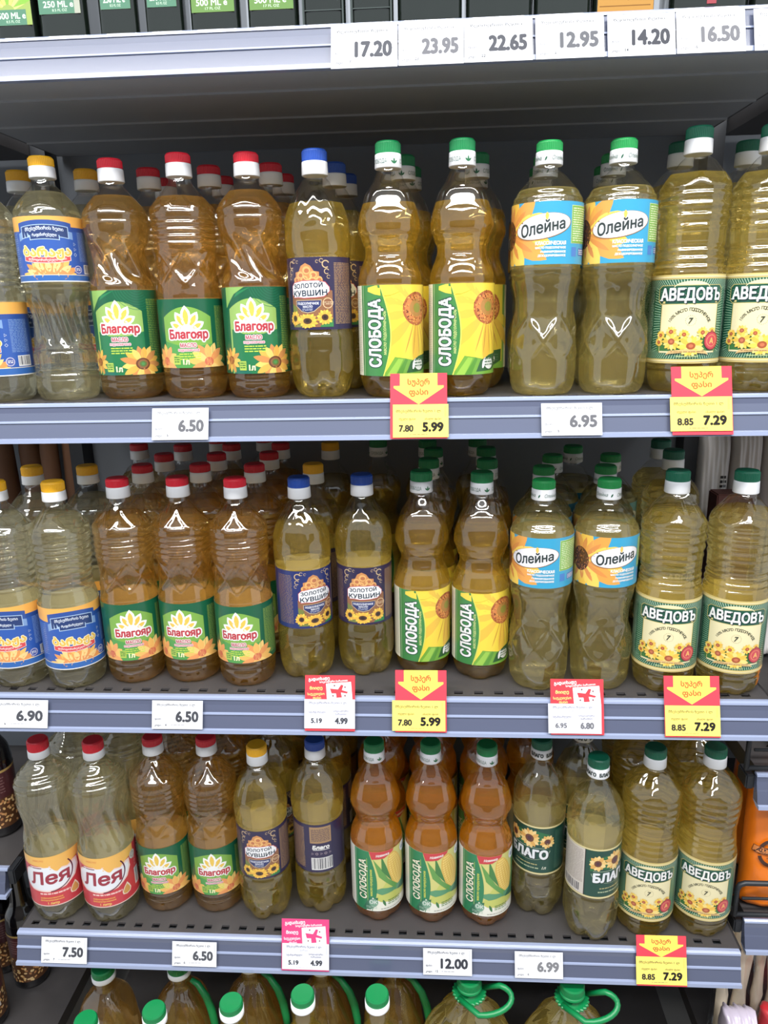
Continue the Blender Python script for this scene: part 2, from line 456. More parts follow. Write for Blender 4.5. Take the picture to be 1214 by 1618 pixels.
# ------------------------------------------------------------------ the labels
WHITE = (248, 248, 246)
def art_sunflower_yellow(R, h):          # green strip with upright lettering, big yellow flower
    a = Art(2 * PI * R, h); W = PI * R
    a.rect(-W, 0, W, h, (236, 232, 206), 0)
    a.lines(-62, 4, -42, h - 4, 46, (178, 178, 160), 1, .45, 4)
    a.rect(-39, 0, 60, h, (246, 216, 20), 1)
    a.rect(60, 0, 66, h, (120, 170, 60), 1)
    for i, (x, w_, sh) in enumerate(((6, 7, 0), (13, 8, 1), (22, 9, 0), (31, 9, 1), (40, 9, 0), (48, 9, 1), (56, 8, 0))):
        a.petal(34, 74, math.radians(-158 + i * 22), 14, 62 + 4 * sh, 13, ((250, 214, 10), (240, 190, 16))[sh], 1.3 + .2 * sh)
    for i in range(6): a.petal(34, 74, math.radians(120 + i * 14), 14, 44, 10, ((252, 222, 30), (238, 192, 30))[i % 2], 1.4)
    for i in range(5): a.petal(34, 74, math.radians(-110 + i * 13), 16, 52, 1.6, (206, 150, 20), 1.8)
    a.ell(34, 76, 20, 19, (184, 92, 20), 2, 30); a.ell(34, 76, 17, 16, (222, 130, 40), 2.3, 26); a.ell(34, 77, 11, 10, (190, 132, 48), 2.6, 20); a.ell(35, 77, 6, 5.5, (156, 150, 50), 2.9, 16)
    rnd = random.Random(5)
    for i in range(90):
        q = rnd.uniform(0, 2 * PI); r = rnd.uniform(10, 19.5); a.ell(34 + r * math.cos(q), 76 + .96 * r * math.sin(q), .9, .9, rnd.choice(((120, 54, 10), (244, 176, 70), (150, 70, 16))), 3.1, 5)
    # leaves at the foot
    a.poly([(-10, 0), (60, 0), (60, 8), (44, 14), (30, 17), (16, 20), (4, 22)], (112, 172, 44), 2.4)
    a.poly([(-6, 0), (8, 20), (14, 19), (4, 0)], (150, 200, 60), 2.6); a.poly([(4, 0), (17, 20), (20, 18), (12, 0)], (84, 150, 40), 2.6)
    a.poly([(18, 3), (24, 16), (38, 22), (58, 24), (58, 10), (44, 4)], (44, 98, 50), 2.8)
    a.petal(27, 7, math.radians(72), 0, 13, 5, WHITE, 3.2); a.ell(38, 12, 8, 6.5, (236, 240, 232), 3.1, 18); a.lines(30, 9, 52, 19, 3, (86, 120, 92), 3.5, .5, 9)
    # green strip with its curved edge
    pts = [(-39, 0)] + [(-13 + 12 * math.sin(PI * min(1, max(0, (v + 8) / 112))), v) for v in [h * i / 20 for i in range(21)]] + [(-39, h)]
    a.poly([(x + 1.6 if x > -38 else x, y) for x, y in pts], (222, 222, 80), 3.3)
    a.poly(pts, (58, 138, 66), 3.5)
    a.petal(-24, h - 5, math.radians(-4), -4, 34, 12, (248, 216, 30), 3.9)
    a.rect(-36.2, 0, -35.6, h, (200, 220, 180), 3.8); a.lines(-38.4, 12, -36.6, h - 14, 40, (30, 90, 50), 3.8, .5, 3)
    a.text('СЛОБОДА', -20, h * .475, 15.5, WHITE, 4.4, w=76, bold=.035, rot=PI / 2, outline=((24, 74, 60), 1.1))
    a.text('масло подсолнечное', -7.6, h * .48, 4.0, (236, 236, 150), 4.2, w=50, shear=.3, rot=PI / 2)
    return a
def art_corn(R, h):
    a = Art(2 * PI * R, h); W = PI * R
    a.rect(-W, 0, W, h, (240, 238, 226), 0); a.lines(-66, 6, -44, h - 6, 40, (206, 204, 196), 1, .4, 6)
    a.rect(-16, 14, 60, h, (214, 210, 120), 1); a.poly([(-10, 14), (60, 20), (60, 44), (10, 48)], (200, 206, 96), 1.2)
    # corn cob, kernels and husk
    a.ell(28, 66, 13.5, 33, (226, 184, 70), 2, 30, math.radians(14))
    for i in range(15):
        for j in range(5):
            t = (i - 7) / 7.5; wd = 11.5 * math.sqrt(max(0, 1 - t * t)); x = (j - 2) / 2.5 * wd; y = t * 30
            c, q = math.cos(math.radians(14)), math.sin(math.radians(14)); a.ell(28 + x * c - y * q, 66 + x * q + y * c, 1.9, 1.7, (246, 212, 104), 2.4, 6)
    a.poly([(52, 20), (40, 34), (47, 60), (44, 94), (56, 80), (58, 40)], (70, 140, 76), 2.7)
    a.poly([(-8, 90), (0, 60), (26, 32), (40, 28), (14, 54), (2, 76)], (96, 160, 70), 2.8); a.poly([(4, 96), (4, 70), (20, 48), (12, 74)], (60, 130, 60), 2.9)
    a.poly([(-12, 36), (4, 40), (24, 36), (44, 40), (40, 26), (24, 30), (4, 28)], (86, 156, 110), 3.0)
    a.poly([(30, 28), (44, 42), (56, 36), (50, 22)], (40, 110, 84), 3.1)
    a.poly([(-14, h), (-10, h - 13), (8, h - 12), (22, h - 4), (24, h)], (204, 26, 44), 3.2); a.text('Новинка', 6, h - 6, 4.2, WHITE, 3.6, w=20, shear=.3, bold=.02, rot=.1)
    a.ell(45, h - 8, 8, 9, (232, 238, 246), 3.0, 18); a.text('ω', 45, h - 8, 8, (80, 110, 150), 3.4, bold=.03)
    a.poly([(-39, 0)] + [(-14 + 11 * math.sin(PI * min(1, max(0, (v + 10) / 110))), v) for v in [h * i / 20 for i in range(21)]] + [(-39, h)], (26, 132, 82), 3.5)
    a.rect(-36.6, 0, -36, h, (180, 220, 180), 3.8)
    a.poly([(-20, 0), (60, 0), (60, 14), (20, 13), (2, 16), (-10, 24)], (240, 240, 226), 3.7)
    a.text('СЛОБОДА', -25, h * .52, 11.5, (246, 244, 214), 4.4, w=68, bold=.03, rot=PI / 2, outline=((14, 84, 56), .8))
    a.rect(-17.6, h * .17, -17.0, h * .88, (190, 216, 90), 4.2)
    a.text('масло кукурузное', -12, h * .48, 3.6, (230, 226, 70), 4.2, w=46, bold=.02, rot=PI / 2)
    a.poly([(-26, 2), (-16, 22), (-2, 24), (-4, 10), (-14, 2)], (36, 110, 76), 4.0); a.ell(-9, 15, 7, 7, (120, 168, 140), 4.2, 18); a.text('ОК', -9, 16, 6, (226, 236, 226), 4.6, bold=.03); a.lines(-20, 4, -4, 9, 2, (170, 200, 180), 4.4, .4)
    a.petal(9, 8, 1.9, 0, 12, 4, (50, 120, 60), 4.0); a.lines(13, 9, 34, 18, 3, (90, 140, 60), 4.0, .5, 5); a.lines(2, 2, 40, 5, 1, (160, 160, 150), 4.0, .5, 7)
    return a
def art_green_lily(R, h, vt, dark):      # red lettering over white and yellow petals
    a = Art(2 * PI * R, h); W = PI * R; G = (0, 96, 62)
    a.rect(-W, 0, W, h, G, 0)
    a.lines(33, 6, 62, h * .9, 40, (150, 176, 60), 1, .42, 8); a.lines(66, 10, 100, h - 8, 40, (120, 160, 70), 1, .42, 11)
    top = vt + 32
    L = (124, 178, 62) if not dark else (150, 190, 90)
    dome = [(-35, 0)] + [(-35 + 61 * i / 16, vt + 20 + 12 * math.sin(PI * i / 16)) for i in range(17)] + [(26, 0)]
    a.poly(dome, L, 1)
    if dark:
        a.poly([(-36, 0), (26, 0), (26, vt - 4), (8, vt - 9), (-16, vt - 9), (-36, vt - 2)], (16, 122, 72), 1.3)
        a.poly([(-40, h), (-40, h - 24), (-26, h - 8), (-12, h)], (140, 190, 90), 1.2); a.poly([(-36, h - 26), (-22, h - 6), (-4, h), (-26, h - 12)], (20, 130, 76), 1.6)
        for i in range(8): a.ring(22, h + 6, 8 + i * 3, 8.5 + i * 3, (20, 120, 84), 1.4, 14, PI, 1.7 * PI)
    else:
        a.poly([(-35, 0), (26, 0), (26, vt - 12), (-4, vt - 16), (-35, vt - 8)], (76, 160, 70), 1.3)
    for i, (an, ln, w_) in enumerate(((152, 22, 10), (28, 22, 10), (120, 25, 11), (60, 25, 11), (92, 29, 13))):
        x0, y0 = -4, vt + 3
        a.petal(x0, y0, math.radians(an), 4, ln + 1.5, w_, WHITE, 2 + .02 * i); a.petal(x0, y0, math.radians(an), 8.5, ln - 2.5, w_ * .52, (236, 196, 60), 2.5 + .02 * i)
    a.ell(-4, vt + 4, 13, 8, (240, 246, 248), 2.3, 20)
    a.text('Благояр', -3, vt, 9.6, (190, 24, 50), 4, w=47, bold=.05, fn=lambda x, y: (x, y * (1 + .004 * abs(x)) + .0), outline=(WHITE, 1.7))
    a.text('МАСЛО', -4, vt - 13, 4.6, (178, 40, 70), 4, w=19, bold=.03, outline=((250, 226, 230), .7))
    a.text('подсолнечное', -4, vt - 18.5, 3.1, (200, 70, 100), 4, w=25, bold=.02, outline=((250, 226, 230), .5))
    a.lines(-16, vt - 31, 10, vt - 22, 3, (196, 222, 60), 3, .45, 5)
    if dark:
        a.flower(21, 13, 9, 27, 17, ((236, 178, 50), (214, 140, 60), (246, 206, 90)), ((110, 60, 30), (150, 96, 50), (90, 120, 50), (70, 150, 70)), 2.6, .8, .3, 8)
        a.flower(-37, 16, 5, 16, 11, ((236, 190, 60), (214, 150, 50)), ((140, 80, 30), (180, 110, 40)), 2.6)
        a.poly([(-34, 0), (-20, 9), (-8, 0)], (10, 110, 90), 2.5)
    else:
        a.flower(20, 7, 6, 26, 13, ((244, 184, 80), (236, 150, 70), (250, 206, 110)), ((214, 100, 60), (226, 130, 70)), 2.6, .85, .2, 9)
        a.flower(-36, 8, 5, 20, 11, ((244, 190, 90), (240, 160, 80)), ((206, 90, 60), (220, 110, 70)), 2.6, 1, .5, 8)
    a.rect(-24, 4, -15, 15, (176, 206, 70), 4.2); a.lines(-23, 6, -16, 14, 3, (60, 120, 50), 4.6, .5, 4)
    a.text('1л', -8, 7.5, 6.6, (250, 246, 190), 4.4, bold=.05)
    return a
def art_navy_jug(R, h, bg=(44, 36, 76)):
    a = Art(2 * PI * R, h); W = PI * R
    a.rect(-W, 0, W, h, bg, 0)
    gold = (206, 176, 130)
    a.poly([(-27, 3), (26, 3), (26, 44), (14, 46), (-20, 46), (-27, 40)], (148, 98, 62), 1)
    a.poly([(-27, 3), (-12, 3), (-20, 26), (-27, 30)], (120, 130, 60), 1.3)
    # fruit dome
    a.poly([(-22, 50), (-22, 58), (-19, 60), (-19, 65), (-14, 66), (-11, 72), (-5, 75), (1, 72), (5, 66), (11, 65), (11, 60), (15, 57), (15, 50)], (206, 136, 70), 1.6)
    for x, y, r in ((-18, 57, 3.6), (-12, 62, 4.5), (-4, 67, 5), (4, 62, 4.5), (11, 57, 3.6), (-7, 57, 5), (3, 56, 4.6)): a.ell(x, y, r, r * .9, (236, 176, 96), 2, 14); a.ell(x + .4, y - .4, r * .62, r * .5, (190, 110, 60), 2.3, 12)
    a.ring(-3, 62, 5, 6, (240, 196, 120), 2.5, 16, PI, 2 * PI)
    # corner scrolls
    for s_, x in ((1, 19), (-1, -26)):
        for (dx, dy, r) in ((0, -8, 4.5), (-5, -4, 2.4), (1, -16, 3.2), (3, -22, 2.2), (-10, -5, 1.8)):
            a.ring(x + s_ * dx, h + dy, r * .72, r, gold, 2, 14, .4, 5.4)
    # name plate
    a.poly([(-26, 40), (-23, 36), (-16, 36.5), (-8, 35.5), (6, 36), (16, 37), (20, 40), (23, 43), (23, 48), (18, 54), (10, 56), (-10, 56), (-22, 54), (-26, 50)], (196, 60, 70), 2.7)
    a.poly([(-25.4, 40.4), (-22.6, 36.8), (-16, 37.3), (-8, 36.4), (6, 36.8), (15.6, 37.8), (19.4, 40.6), (22.2, 43.3), (22.2, 47.7), (17.6, 53.2), (9.8, 55.2), (-9.8, 55.2), (-21.6, 53.2), (-25.4, 49.7)], (244, 246, 250), 3)
    a.text('ЗОЛОТОЙ', -4, 50, 4.9, (24, 46, 66), 3.6, w=37, bold=.03, rot=.04)
    a.text('КУВШИН', -2, 41.7, 6.2, (24, 46, 66), 3.6, w=43, bold=.03, rot=.03)
    a.poly([(-20, 33.6), (13, 34), (12, 27), (8, 24), (4, 20.6), (-4, 19), (-12, 20.6), (-16, 24), (-20, 27)], (210, 190, 150), 3)
    a.poly([(-19.3, 33), (12.3, 33.4), (11.4, 27.4), (7.4, 24.4), (3.6, 21.3), (-4, 19.8), (-11.6, 21.3), (-15.4, 24.4), (-19.3, 27.4)], (36, 48, 108), 3.3)
    a.text('ПОДСОЛНЕЧНОЕ', -4, 30, 2.6, (226, 230, 244), 3.8, w=27, bold=.04); a.text('МАСЛО', -4, 26.4, 2.4, (226, 230, 244), 3.8, w=12, bold=.04); a.lines(-11, 21.6, 3, 24.4, 2, (190, 200, 226), 3.8, .4)
    a.ring(20, 30, 5.2, 6.2, (232, 190, 140), 3, 20); a.lines(14, 28, 27, 32, 2, (236, 206, 166), 3.4, .4)
    a.flower(-5, 10, 5.5, 13, 18, ((250, 204, 40), (240, 180, 30)), ((84, 56, 40), (50, 36, 34)), 3.4, .62, .1, 4)
    a.flower(16, 14, 4, 10, 14, ((250, 208, 50), (236, 176, 30)), ((84, 56, 40), (50, 36, 34)), 3.4, .9, .3, 4)
    a.flower(-23, 13, 3.5, 9, 13, ((250, 208, 50), (236, 176, 30)), ((84, 56, 40), (50, 36, 34)), 3.4, 1.0, .2, 4)
    a.poly([(10, 3), (14, 9), (24, 8), (26, 14), (26, 3)], (50, 136, 70), 3.2)
    a.lines(29, 6, 57, h - 6, 40, (176, 138, 92), 1, .5, 2); a.lines(-58, 6, -34, h - 6, 34, (150, 120, 90), 1, .4, 12)
    # back of the label: small print, name, bar code
    a.rect(66, 50, 98, h - 4, (170, 134, 92), 1); a.lines(68, 53, 96, h - 7, 14, (60, 48, 80), 1.5, .45, 21)
    a.text('Благо', 82, 43, 6, WHITE, 2, w=25, bold=.05, shear=.12); a.rect(70, 38, 95, 38.8, WHITE, 2)
    for i in range(5): a.ring(69 + i * 6.6, 32, 1.5, 2.2, (190, 170, 180), 2, 6 if i % 2 else 3)
    a.bars(67, 4, 99, 25, 2)
    return a
def art_turquoise(R, h):
    a = Art(2 * PI * R, h); W = PI * R
    a.rect(-W, 0, W, h, (0, 160, 206), 0)
    for j, (an, L, w_) in enumerate(((76, 44, 22), (42, 52, 20), (16, 62, 22), (-10, 58, 20), (-28, 60, 20), (-56, 46, 20), (-84, 38, 20), (110, 40, 20), (-115, 40, 20), (150, 38, 20), (180, 38, 20), (-150, 38, 20))):
        a.petal(-52, 33, math.radians(an), 6, L, w_, ((250, 196, 40), (238, 160, 40), (252, 210, 70))[j % 3], 1 + .1 * (j % 3))
        a.petal(-52, 33, math.radians(an), 10, L * .7, w_ * .3, (226, 140, 40), 1.5)
    a.ell(-54, 33, 14, 16, (92, 50, 24), 1.8, 26)
    rnd = random.Random(2)
    for i in range(60):
        q = rnd.uniform(0, 2 * PI); r = rnd.uniform(2, 13.5); a.ell(-54 + r * math.cos(q), 33 + 1.1 * r * math.sin(q), .9, .9, rnd.choice(((150, 84, 30), (60, 30, 16), (190, 110, 40))), 2.1, 5)
    rt = math.radians(9)
    a.ell(-5, 40, 33, 13.4, (150, 110, 60), 2.6, 40, rt); a.ell(-5, 40.3, 32, 12.8, (242, 242, 250), 2.8, 40, rt)
    a.text('Олейна', -5, 39.6, 10.8, (44, 58, 58), 3.4, w=51, bold=.03, shear=.16, rot=rt, fn=lambda x, y: (x, y * (1.12 - .004 * x)))
    a.petal(0, 50, PI / 2, -3, 5, 4, (246, 190, 60), 3.6)
    for t, y, hh, w_ in (('КЛАССИЧЕСКАЯ', 22.5, 3.8, 34), ('МАСЛО ПОДСОЛНЕЧНОЕ', 17.6, 2.3, 34), ('РАФИНИРОВАННОЕ', 13.2, 2.3, 28), ('ДЕЗОДОРИРОВАННОЕ', 9.2, 2.3, 31)):
        a.text(t, 22 - w_ / 2, y, hh, WHITE, 3, w=w_, bold=.04)
    a.rect(29, 22, 62, 62, (206, 226, 150), 2); a.rect(29.6, 22.6, 61.4, 61.4, (120, 180, 70), 2.3); a.lines(31, 24, 60, 60, 15, (226, 236, 190), 2.6, .45, 5)
    a.rect(30, 8, 38, 18, (40, 120, 200), 2); a.rect(42, 9, 60, 17, (30, 100, 190), 2); a.lines(43, 10, 59, 16, 3, WHITE, 2.5, .4)
    return a
def art_green_cream(R, h):
    a = Art(2 * PI * R, h); W = PI * R; G = (18, 98, 70)
    a.rect(-W, 0, W, h, G, 0)
    a.rect(-W, h - 5, W, h, (222, 200, 120), 1); a.rect(-W, h - 3.4, W, h - 2.0, (240, 226, 170), 1.4); a.rect(-W, 0, W, 5, (222, 200, 120), 1); a.rect(-W, 2.0, W, 3.4, (240, 226, 170), 1.4)
    for i in range(-20, 21):
        x = i * 2.4
        a.poly([(x * 1.0, h - 16), (x + .5, h - 16), (x * 1.35 + 1, h - 5.5), (x * 1.35, h - 5.5)], (190, 216, 190), 1.2)
        a.poly([(x * 1.25, 5.5), (x * 1.25 + .9, 5.5), (x + .6, 15), (x, 15)], (170, 206, 176), 1.2)
    for i in range(26):
        y = 16 + i * 2.6
        for s_ in (-1, 1): a.poly([(s_ * 34, y), (s_ * 34, y + .8), (s_ * 44, y + 4 * (i - 12) / 12 + .8), (s_ * 44, y + 4 * (i - 12) / 12)][::s_], (150, 196, 160), 1.2)
    a.lines(46, 12, 66, h - 12, 40, (160, 190, 170), 1.2, .45, 3); a.lines(-66, 12, -46, h - 12, 40, (160, 190, 170), 1.2, .45, 4)
    a.ell(0, h - 15, 20, 8, (240, 228, 180), 1.8, 30)
    a.poly([(-33, 12), (33, 12), (33, 67), (31, 70), (-31, 70), (-33, 67)], (226, 206, 130), 2); a.poly([(-32, 12), (32, 12), (32, 68), (-32, 68)], (238, 228, 180), 2.3)
    a.poly([(-38, 70), (-34, 66.4), (34, 66.4), (38, 70), (38, 84), (34, 87.6), (-34, 87.6), (-38, 84)], (220, 196, 110), 2.5); a.poly([(-37.3, 70.4), (-33.7, 67), (33.7, 67), (37.3, 70.4), (37.3, 83.6), (33.7, 87), (-33.7, 87), (-37.3, 83.6)], (14, 88, 66), 2.7)
    a.text('АВЕДОВЪ', 1.2, 76.8, 13.2, (30, 60, 66), 3.2, w=68, bold=.035)
    a.text('АВЕДОВЪ', 0, 77.6, 13.2, WHITE, 3.7, w=68, bold=.03)
    for x, y in ((-33.5, 71.2), (-24.4, 71.2), (-20.6, 71.2), (-8.4, 71.2), (31.5, 71.2), (20, 71.2), (-19.5, 84), (-8.5, 84), (19.5, 84)): a.rect(x - 2.4, y - .5, x + 2.4, y + .5, WHITE, 3.7)
    a.arc_text('100% МАСЛО ПОДСОЛНЕЧНОЕ', 0, 36, 25, PI / 2, 3.4, (60, 66, 50), 3, .098)
    for i in range(18): a.ell(1 + 5.6 * math.cos(2 * PI * i / 18), 48.5 + 5.6 * math.sin(2 * PI * i / 18), .35, .35, (90, 90, 60), 3, 5)
    a.text('7', 1, 48.5, 6.6, (50, 60, 50), 3.2, bold=.02, shear=.2)
    a.poly([(-36, 14), (36, 14), (36, 26), (26, 33), (10, 28), (-4, 30), (-20, 34), (-36, 32)], (60, 124, 60), 2.7)
    cy = ((250, 208, 60), (244, 190, 40), (250, 222, 120)); cc = ((170, 80, 30), (206, 110, 60))
    for x, y, ri, ro in ((-31, 32, 2, 5.5), (-33, 24, 2, 5), (-19, 36, 2.4, 6.5), (-5, 33, 2.2, 6), (15, 35, 2.4, 7), (27, 36, 2, 5)): a.flower(x, y, ri, ro, 11, cy, cc, 3, 1, x, 3)
    a.flower(-18, 25, 3.6, 10.5, 15, cy, cc, 3.6, 1, .2, 4); a.flower(3, 20, 5, 15, 18, cy, cc, 3.8, .8, .1, 5)
    a.ell(27, 25.5, 9.8, 10.5, (150, 16, 36), 4.8, 26); a.ell(27, 25.5, 8.6, 9.2, (206, 40, 56), 5.0, 26); a.ring(27, 25.5, 6, 6.8, (236, 140, 90), 5.3, 22); a.text('А', 27, 25.5, 6, (244, 176, 80), 5.5, bold=.05)
    a.poly([(-24, 9.5), (-20, 14.5), (0, 16.5), (20, 14.5), (24, 9.5), (20, 11), (0, 13), (-20, 11)], (222, 186, 116), 4.4); a.lines(-18, 12.4, 18, 14.4, 1, (150, 110, 60), 4.8, .4)
    a.text('РАФИНИРОВАННОЕ', 0, 8.2, 2, (200, 220, 150), 4.4, w=24, bold=.02)
    return a
def art_blue_yellow(R, h, sq):
    a = Art(2 * PI * R, h); W = PI * R; f = sq
    a.rect(-W, 0, W, h, (0, 70, 158), 0)
    a.rect(-W, h - 14 * f, W, h, (246, 176, 56), 1)
    a.poly([(-W, h - 14 * f), (-30, h - 20 * f), (-20, h - 13 * f), (-20, h), (-W, h)], (246, 176, 56), 1)
    a.rect(-60, 0, 60, h - 20 * f, (0, 82, 178), .6)
    a.rect(-W, 0, W, 9 * f, (0, 96, 180), 1.2); a.rect(-W, 0, W, 1.2, WHITE, 1.4); a.rect(-W, 9 * f, W, 9.8 * f, (236, 226, 200), 1.4)
    for i in range(16):
        an = math.radians(14 + i * 10.2); a.petal(2, 2 * f, an, 10, (40 if i % 2 else 35) * (.62 + .38 * abs(math.cos(an))) * (f ** .5), 7.5, ((248, 190, 80), (236, 150, 60), (250, 210, 130))[i % 3], 1.5 + .1 * (i % 3))
    a.ell(2, 9 * f, 20, 8, (230, 146, 70), 2, 24); a.rect(-W, 0, W, 9 * f, (0, 96, 180), 2.3); a.rect(-W, 0, W, 1.2, WHITE, 2.6); a.rect(-W, 9 * f, W, 9.8 * f, (236, 226, 200), 2.6)
    # ribbon emblem
    y = h - 24 * f
    bow = lambda x, yy: (x, yy + 4 * f * (1 - (x / 32) ** 2))
    def bowed(x0, y0, x1, y1, c, l, n=10): a.poly([bow(x0 + (x1 - x0) * i / n, y0) for i in range(n + 1)] + [bow(x1 - (x1 - x0) * i / n, y1) for i in range(n + 1)], c, l)
    a.poly([(-33, y - 9 * f), (-24, y - 5 * f), (-24, y + 5 * f), (-33, y + 1 * f)], (120, 160, 214), 2.3); a.poly([(33, y - 7 * f), (24, y - 5 * f), (24, y + 5 * f), (33, y + 3 * f)], (120, 160, 214), 2.3)
    bowed(-32, y - 1, 32, y + 15 * f, (16, 74, 160), 2.2); bowed(-28, y - 7 * f, 28, y + 9 * f, (170, 200, 236), 2.6); bowed(-27, y - 6 * f, 27, y + 8 * f, (24, 56, 116), 2.9)
    bowed(-17, y - 11 * f, 17, y - 4 * f, (170, 200, 236), 3.0); bowed(-16, y - 10 * f, 16, y - 4 * f, (24, 56, 116), 3.2)
    a.text('მზესუმზირის ზეთი', 0, y + 4 * f, 3.8, (226, 236, 250), 3.6, w=44, fn=lambda x, yy: bow(x, yy), bold=.02); a.text('რაფინირებული', 0, y - 4.5 * f, 3.2, (226, 236, 250), 3.6, w=27, fn=lambda x, yy: bow(x, yy), bold=.02)
    a.text('ბარაჟა', 0, h * .455, 9.5 * f ** .5, (232, 186, 60), 4, w=56, bold=.05, outline=((255, 240, 190), 1.0), fn=lambda x, yy: (x, yy * 1.1 + 2 * (x / 28) ** 2))
    sag = lambda x, yy: (x, yy + 3.5 * f * (x / 27) ** 2)
    for (x0, y0, x1, y1, c, l) in ((-27.6, h * .285, 27.6, h * .285 + 8.6 * f, (240, 226, 220), 3.0), (-26.8, h * .285 + .7, 26.8, h * .285 + 7.9 * f, (222, 44, 56), 3.3)):
        a.poly([sag(x0 + (x1 - x0) * i / 10, y0) for i in range(11)] + [sag(x1 - (x1 - x0) * i / 10, y1) for i in range(11)], c, l)
    a.text('დეზოდორირებული ზეთი', 0, h * .285 + 4.4 * f, 2.8, (250, 230, 226), 3.7, w=44, fn=sag, bold=.02)
    a.ell(36, 17 * f, 5.4, 5.4 * f, (206, 200, 226), 3, 20); a.ell(36, 17 * f, 4.4, 4.4 * f, (70, 90, 170), 3.3, 20); a.lines(33, 15 * f, 39, 19 * f, 2, WHITE, 3.6, .5)
    a.lines(40, 28 * f, 66, h - 20 * f, 22, (130, 166, 220), 2, .4, 5); a.bars(46, 11 * f, 66, 24 * f, 2); a.lines(-62, 20 * f, -38, h - 22 * f, 16, (110, 150, 214), 2, .35, 8)
    for i in range(3): a.ring(34, h * .42 + i * 6, 1.6, 2.2, (210, 220, 240), 3, 3 if i else 4)
    return a
def art_red_white(R, h):
    a = Art(2 * PI * R, h); W = PI * R
    a.rect(-W, 0, W, h, (206, 24, 44), 0); a.rect(-W, 0, W, 1.6, (236, 200, 190), 1)
    a.rect(-60, h - 14, 40, h, (244, 184, 70), 1)
    a.poly([(-60, h - 14), (-24, h - 16), (-10, h - 22), (0, h - 27), (6, h - 22), (14, h - 24), (24, h - 18), (34, h - 12), (40, h - 14)], (244, 184, 70), 1.4)
    a.text('масло', -26, h - 6, 3.4, (226, 130, 30), 2, w=16, bold=.02)
    a.poly([(-62, 36), (-52, h - 26), (-40, h - 17), (-10, h - 16), (8, h - 20), (30, h - 18), (31, 54), (24, 40), (8, 29), (-16, 25), (-42, 27)], (246, 214, 206), 1.2)
    a.poly([(-61, 38), (-50, h - 27), (-38, h - 19), (-10, h - 18), (-2, h - 28), (4, h - 24), (14, h - 26), (27, h - 22), (28, 55), (22, 42), (7, 31.5), (-16, 27.5), (-42, 29.5)], (238, 242, 250), 1.7)
    a.text('Лея', -14, 50, 21, (160, 20, 54), 3, w=60, bold=.035, shear=.12, rot=.06, res=3)
    a.ring(-16, 56, 36, 38, (90, 20, 60), 2.4, 26, -1.5, .55, .82); a.rect(-46, h - 20, -22, h - 18.6, (90, 20, 70), 2.4)
    a.arc_text('подсолнечное масло', -16, 62, 42, -PI / 2, 0.1, (250, 220, 210), 3) if False else a.lines(-30, 20, 14, 24, 1, (246, 196, 190), 2.4, .7, 5)
    a.text('рафинированное', -14, 15, 2.8, (250, 176, 60), 3, w=32, bold=.03); a.text('дезодорированное', -14, 11, 2.8, (250, 176, 60), 3, w=34, bold=.03); a.text('1 литр', -12, 5.6, 4.2, (250, 200, 90), 3, bold=.04)
    a.poly([(22, 31), (26, 24), (28, 18), (26, 13), (20, 11), (14, 13), (13, 18), (17, 25)], (246, 226, 200), 2.6); a.poly([(21.5, 28), (25, 22), (26.4, 18), (25, 14), (20, 12.5), (15.4, 14), (14.6, 18), (18, 24)], (220, 160, 70), 2.9)
    a.ell(38, h - 18, 6.6, 7, (206, 196, 190), 2.6, 20); a.ring(38, h - 18, 3, 4.4, (170, 160, 150), 2.9, 18)
    a.bars(38, 14, 49, 42, 2.6); 
    for i in range(3): a.ring(42, 48 + i * 6, 1.6, 2.3, (236, 200, 196), 2.8, 3)
    a.lines(54, 8, 80, h - 8, 30, (236, 160, 160), 1.6, .4, 8)
    return a
def art_dark_green(R, h):
    a = Art(2 * PI * R, h); W = PI * R; gold = (206, 190, 120)
    a.rect(-W, 0, W, h, (10, 72, 60), 0); a.rect(-W, 0, W, 3, gold, 1); a.rect(-W, h - 3, W, h, gold, 1); a.rect(-W, .9, W, 1.8, (240, 232, 190), 1.3); a.rect(-W, h - 2, W, h - 1.2, (240, 232, 190), 1.3)
    a.poly([(-32, 44), (-18, 50), (0, 46), (20, 54), (30, 48), (34, 68), (14, 74), (-10, 70), (-34, 64)], (24, 110, 64), 1.4)
    cs = ((244, 200, 110), (228, 170, 70), (248, 214, 140)); cc = ((110, 60, 40), (80, 44, 60))
    a.flower(4, 60, 6.4, 16, 16, cs, cc, 2, 1, .2, 6); a.flower(-22, 58, 5.2, 12.5, 13, cs, cc, 2, 1, .5, 6); a.flower(30, 56, 4.8, 11.5, 13, cs, cc, 2, 1, .1, 5)
    a.text('БЛАГО', 3, 34, 14, (24, 40, 46), 3, w=58, bold=.07); a.text('БЛАГО', 2, 34.6, 14, (236, 240, 246), 3.4, w=58, bold=.055)
    a.rect(-28, 44.6, 30, 45.3, (180, 196, 170), 2); a.ring(2, 42, 32, 32.8, (180, 196, 170), 2, 24, PI * 1.02, PI * 1.98, .55)
    a.lines(-18, 15, 16, 19, 1, (190, 180, 120), 2.4, .4, 3); a.lines(-20, 9, 18, 13, 1, (170, 186, 150), 2.4, .5, 4); a.text('1л', 26, 12, 5, (226, 230, 210), 2.6, shear=.3, bold=.02)
    a.lines(42, 8, 62, h - 8, 34, (90, 128, 110), 1.2, .4, 7)
    a.rect(-84, 3, -40, h - 3, (214, 206, 196), 1.2); a.lines(-82, 22, -42, h - 6, 30, (150, 140, 136), 1.6, .45, 9); a.bars(-78, 5, -46, 20, 1.6, (226, 220, 214)); a.rect(-40, 3, -38.6, h - 3, (20, 30, 30), 1.4)
    return a

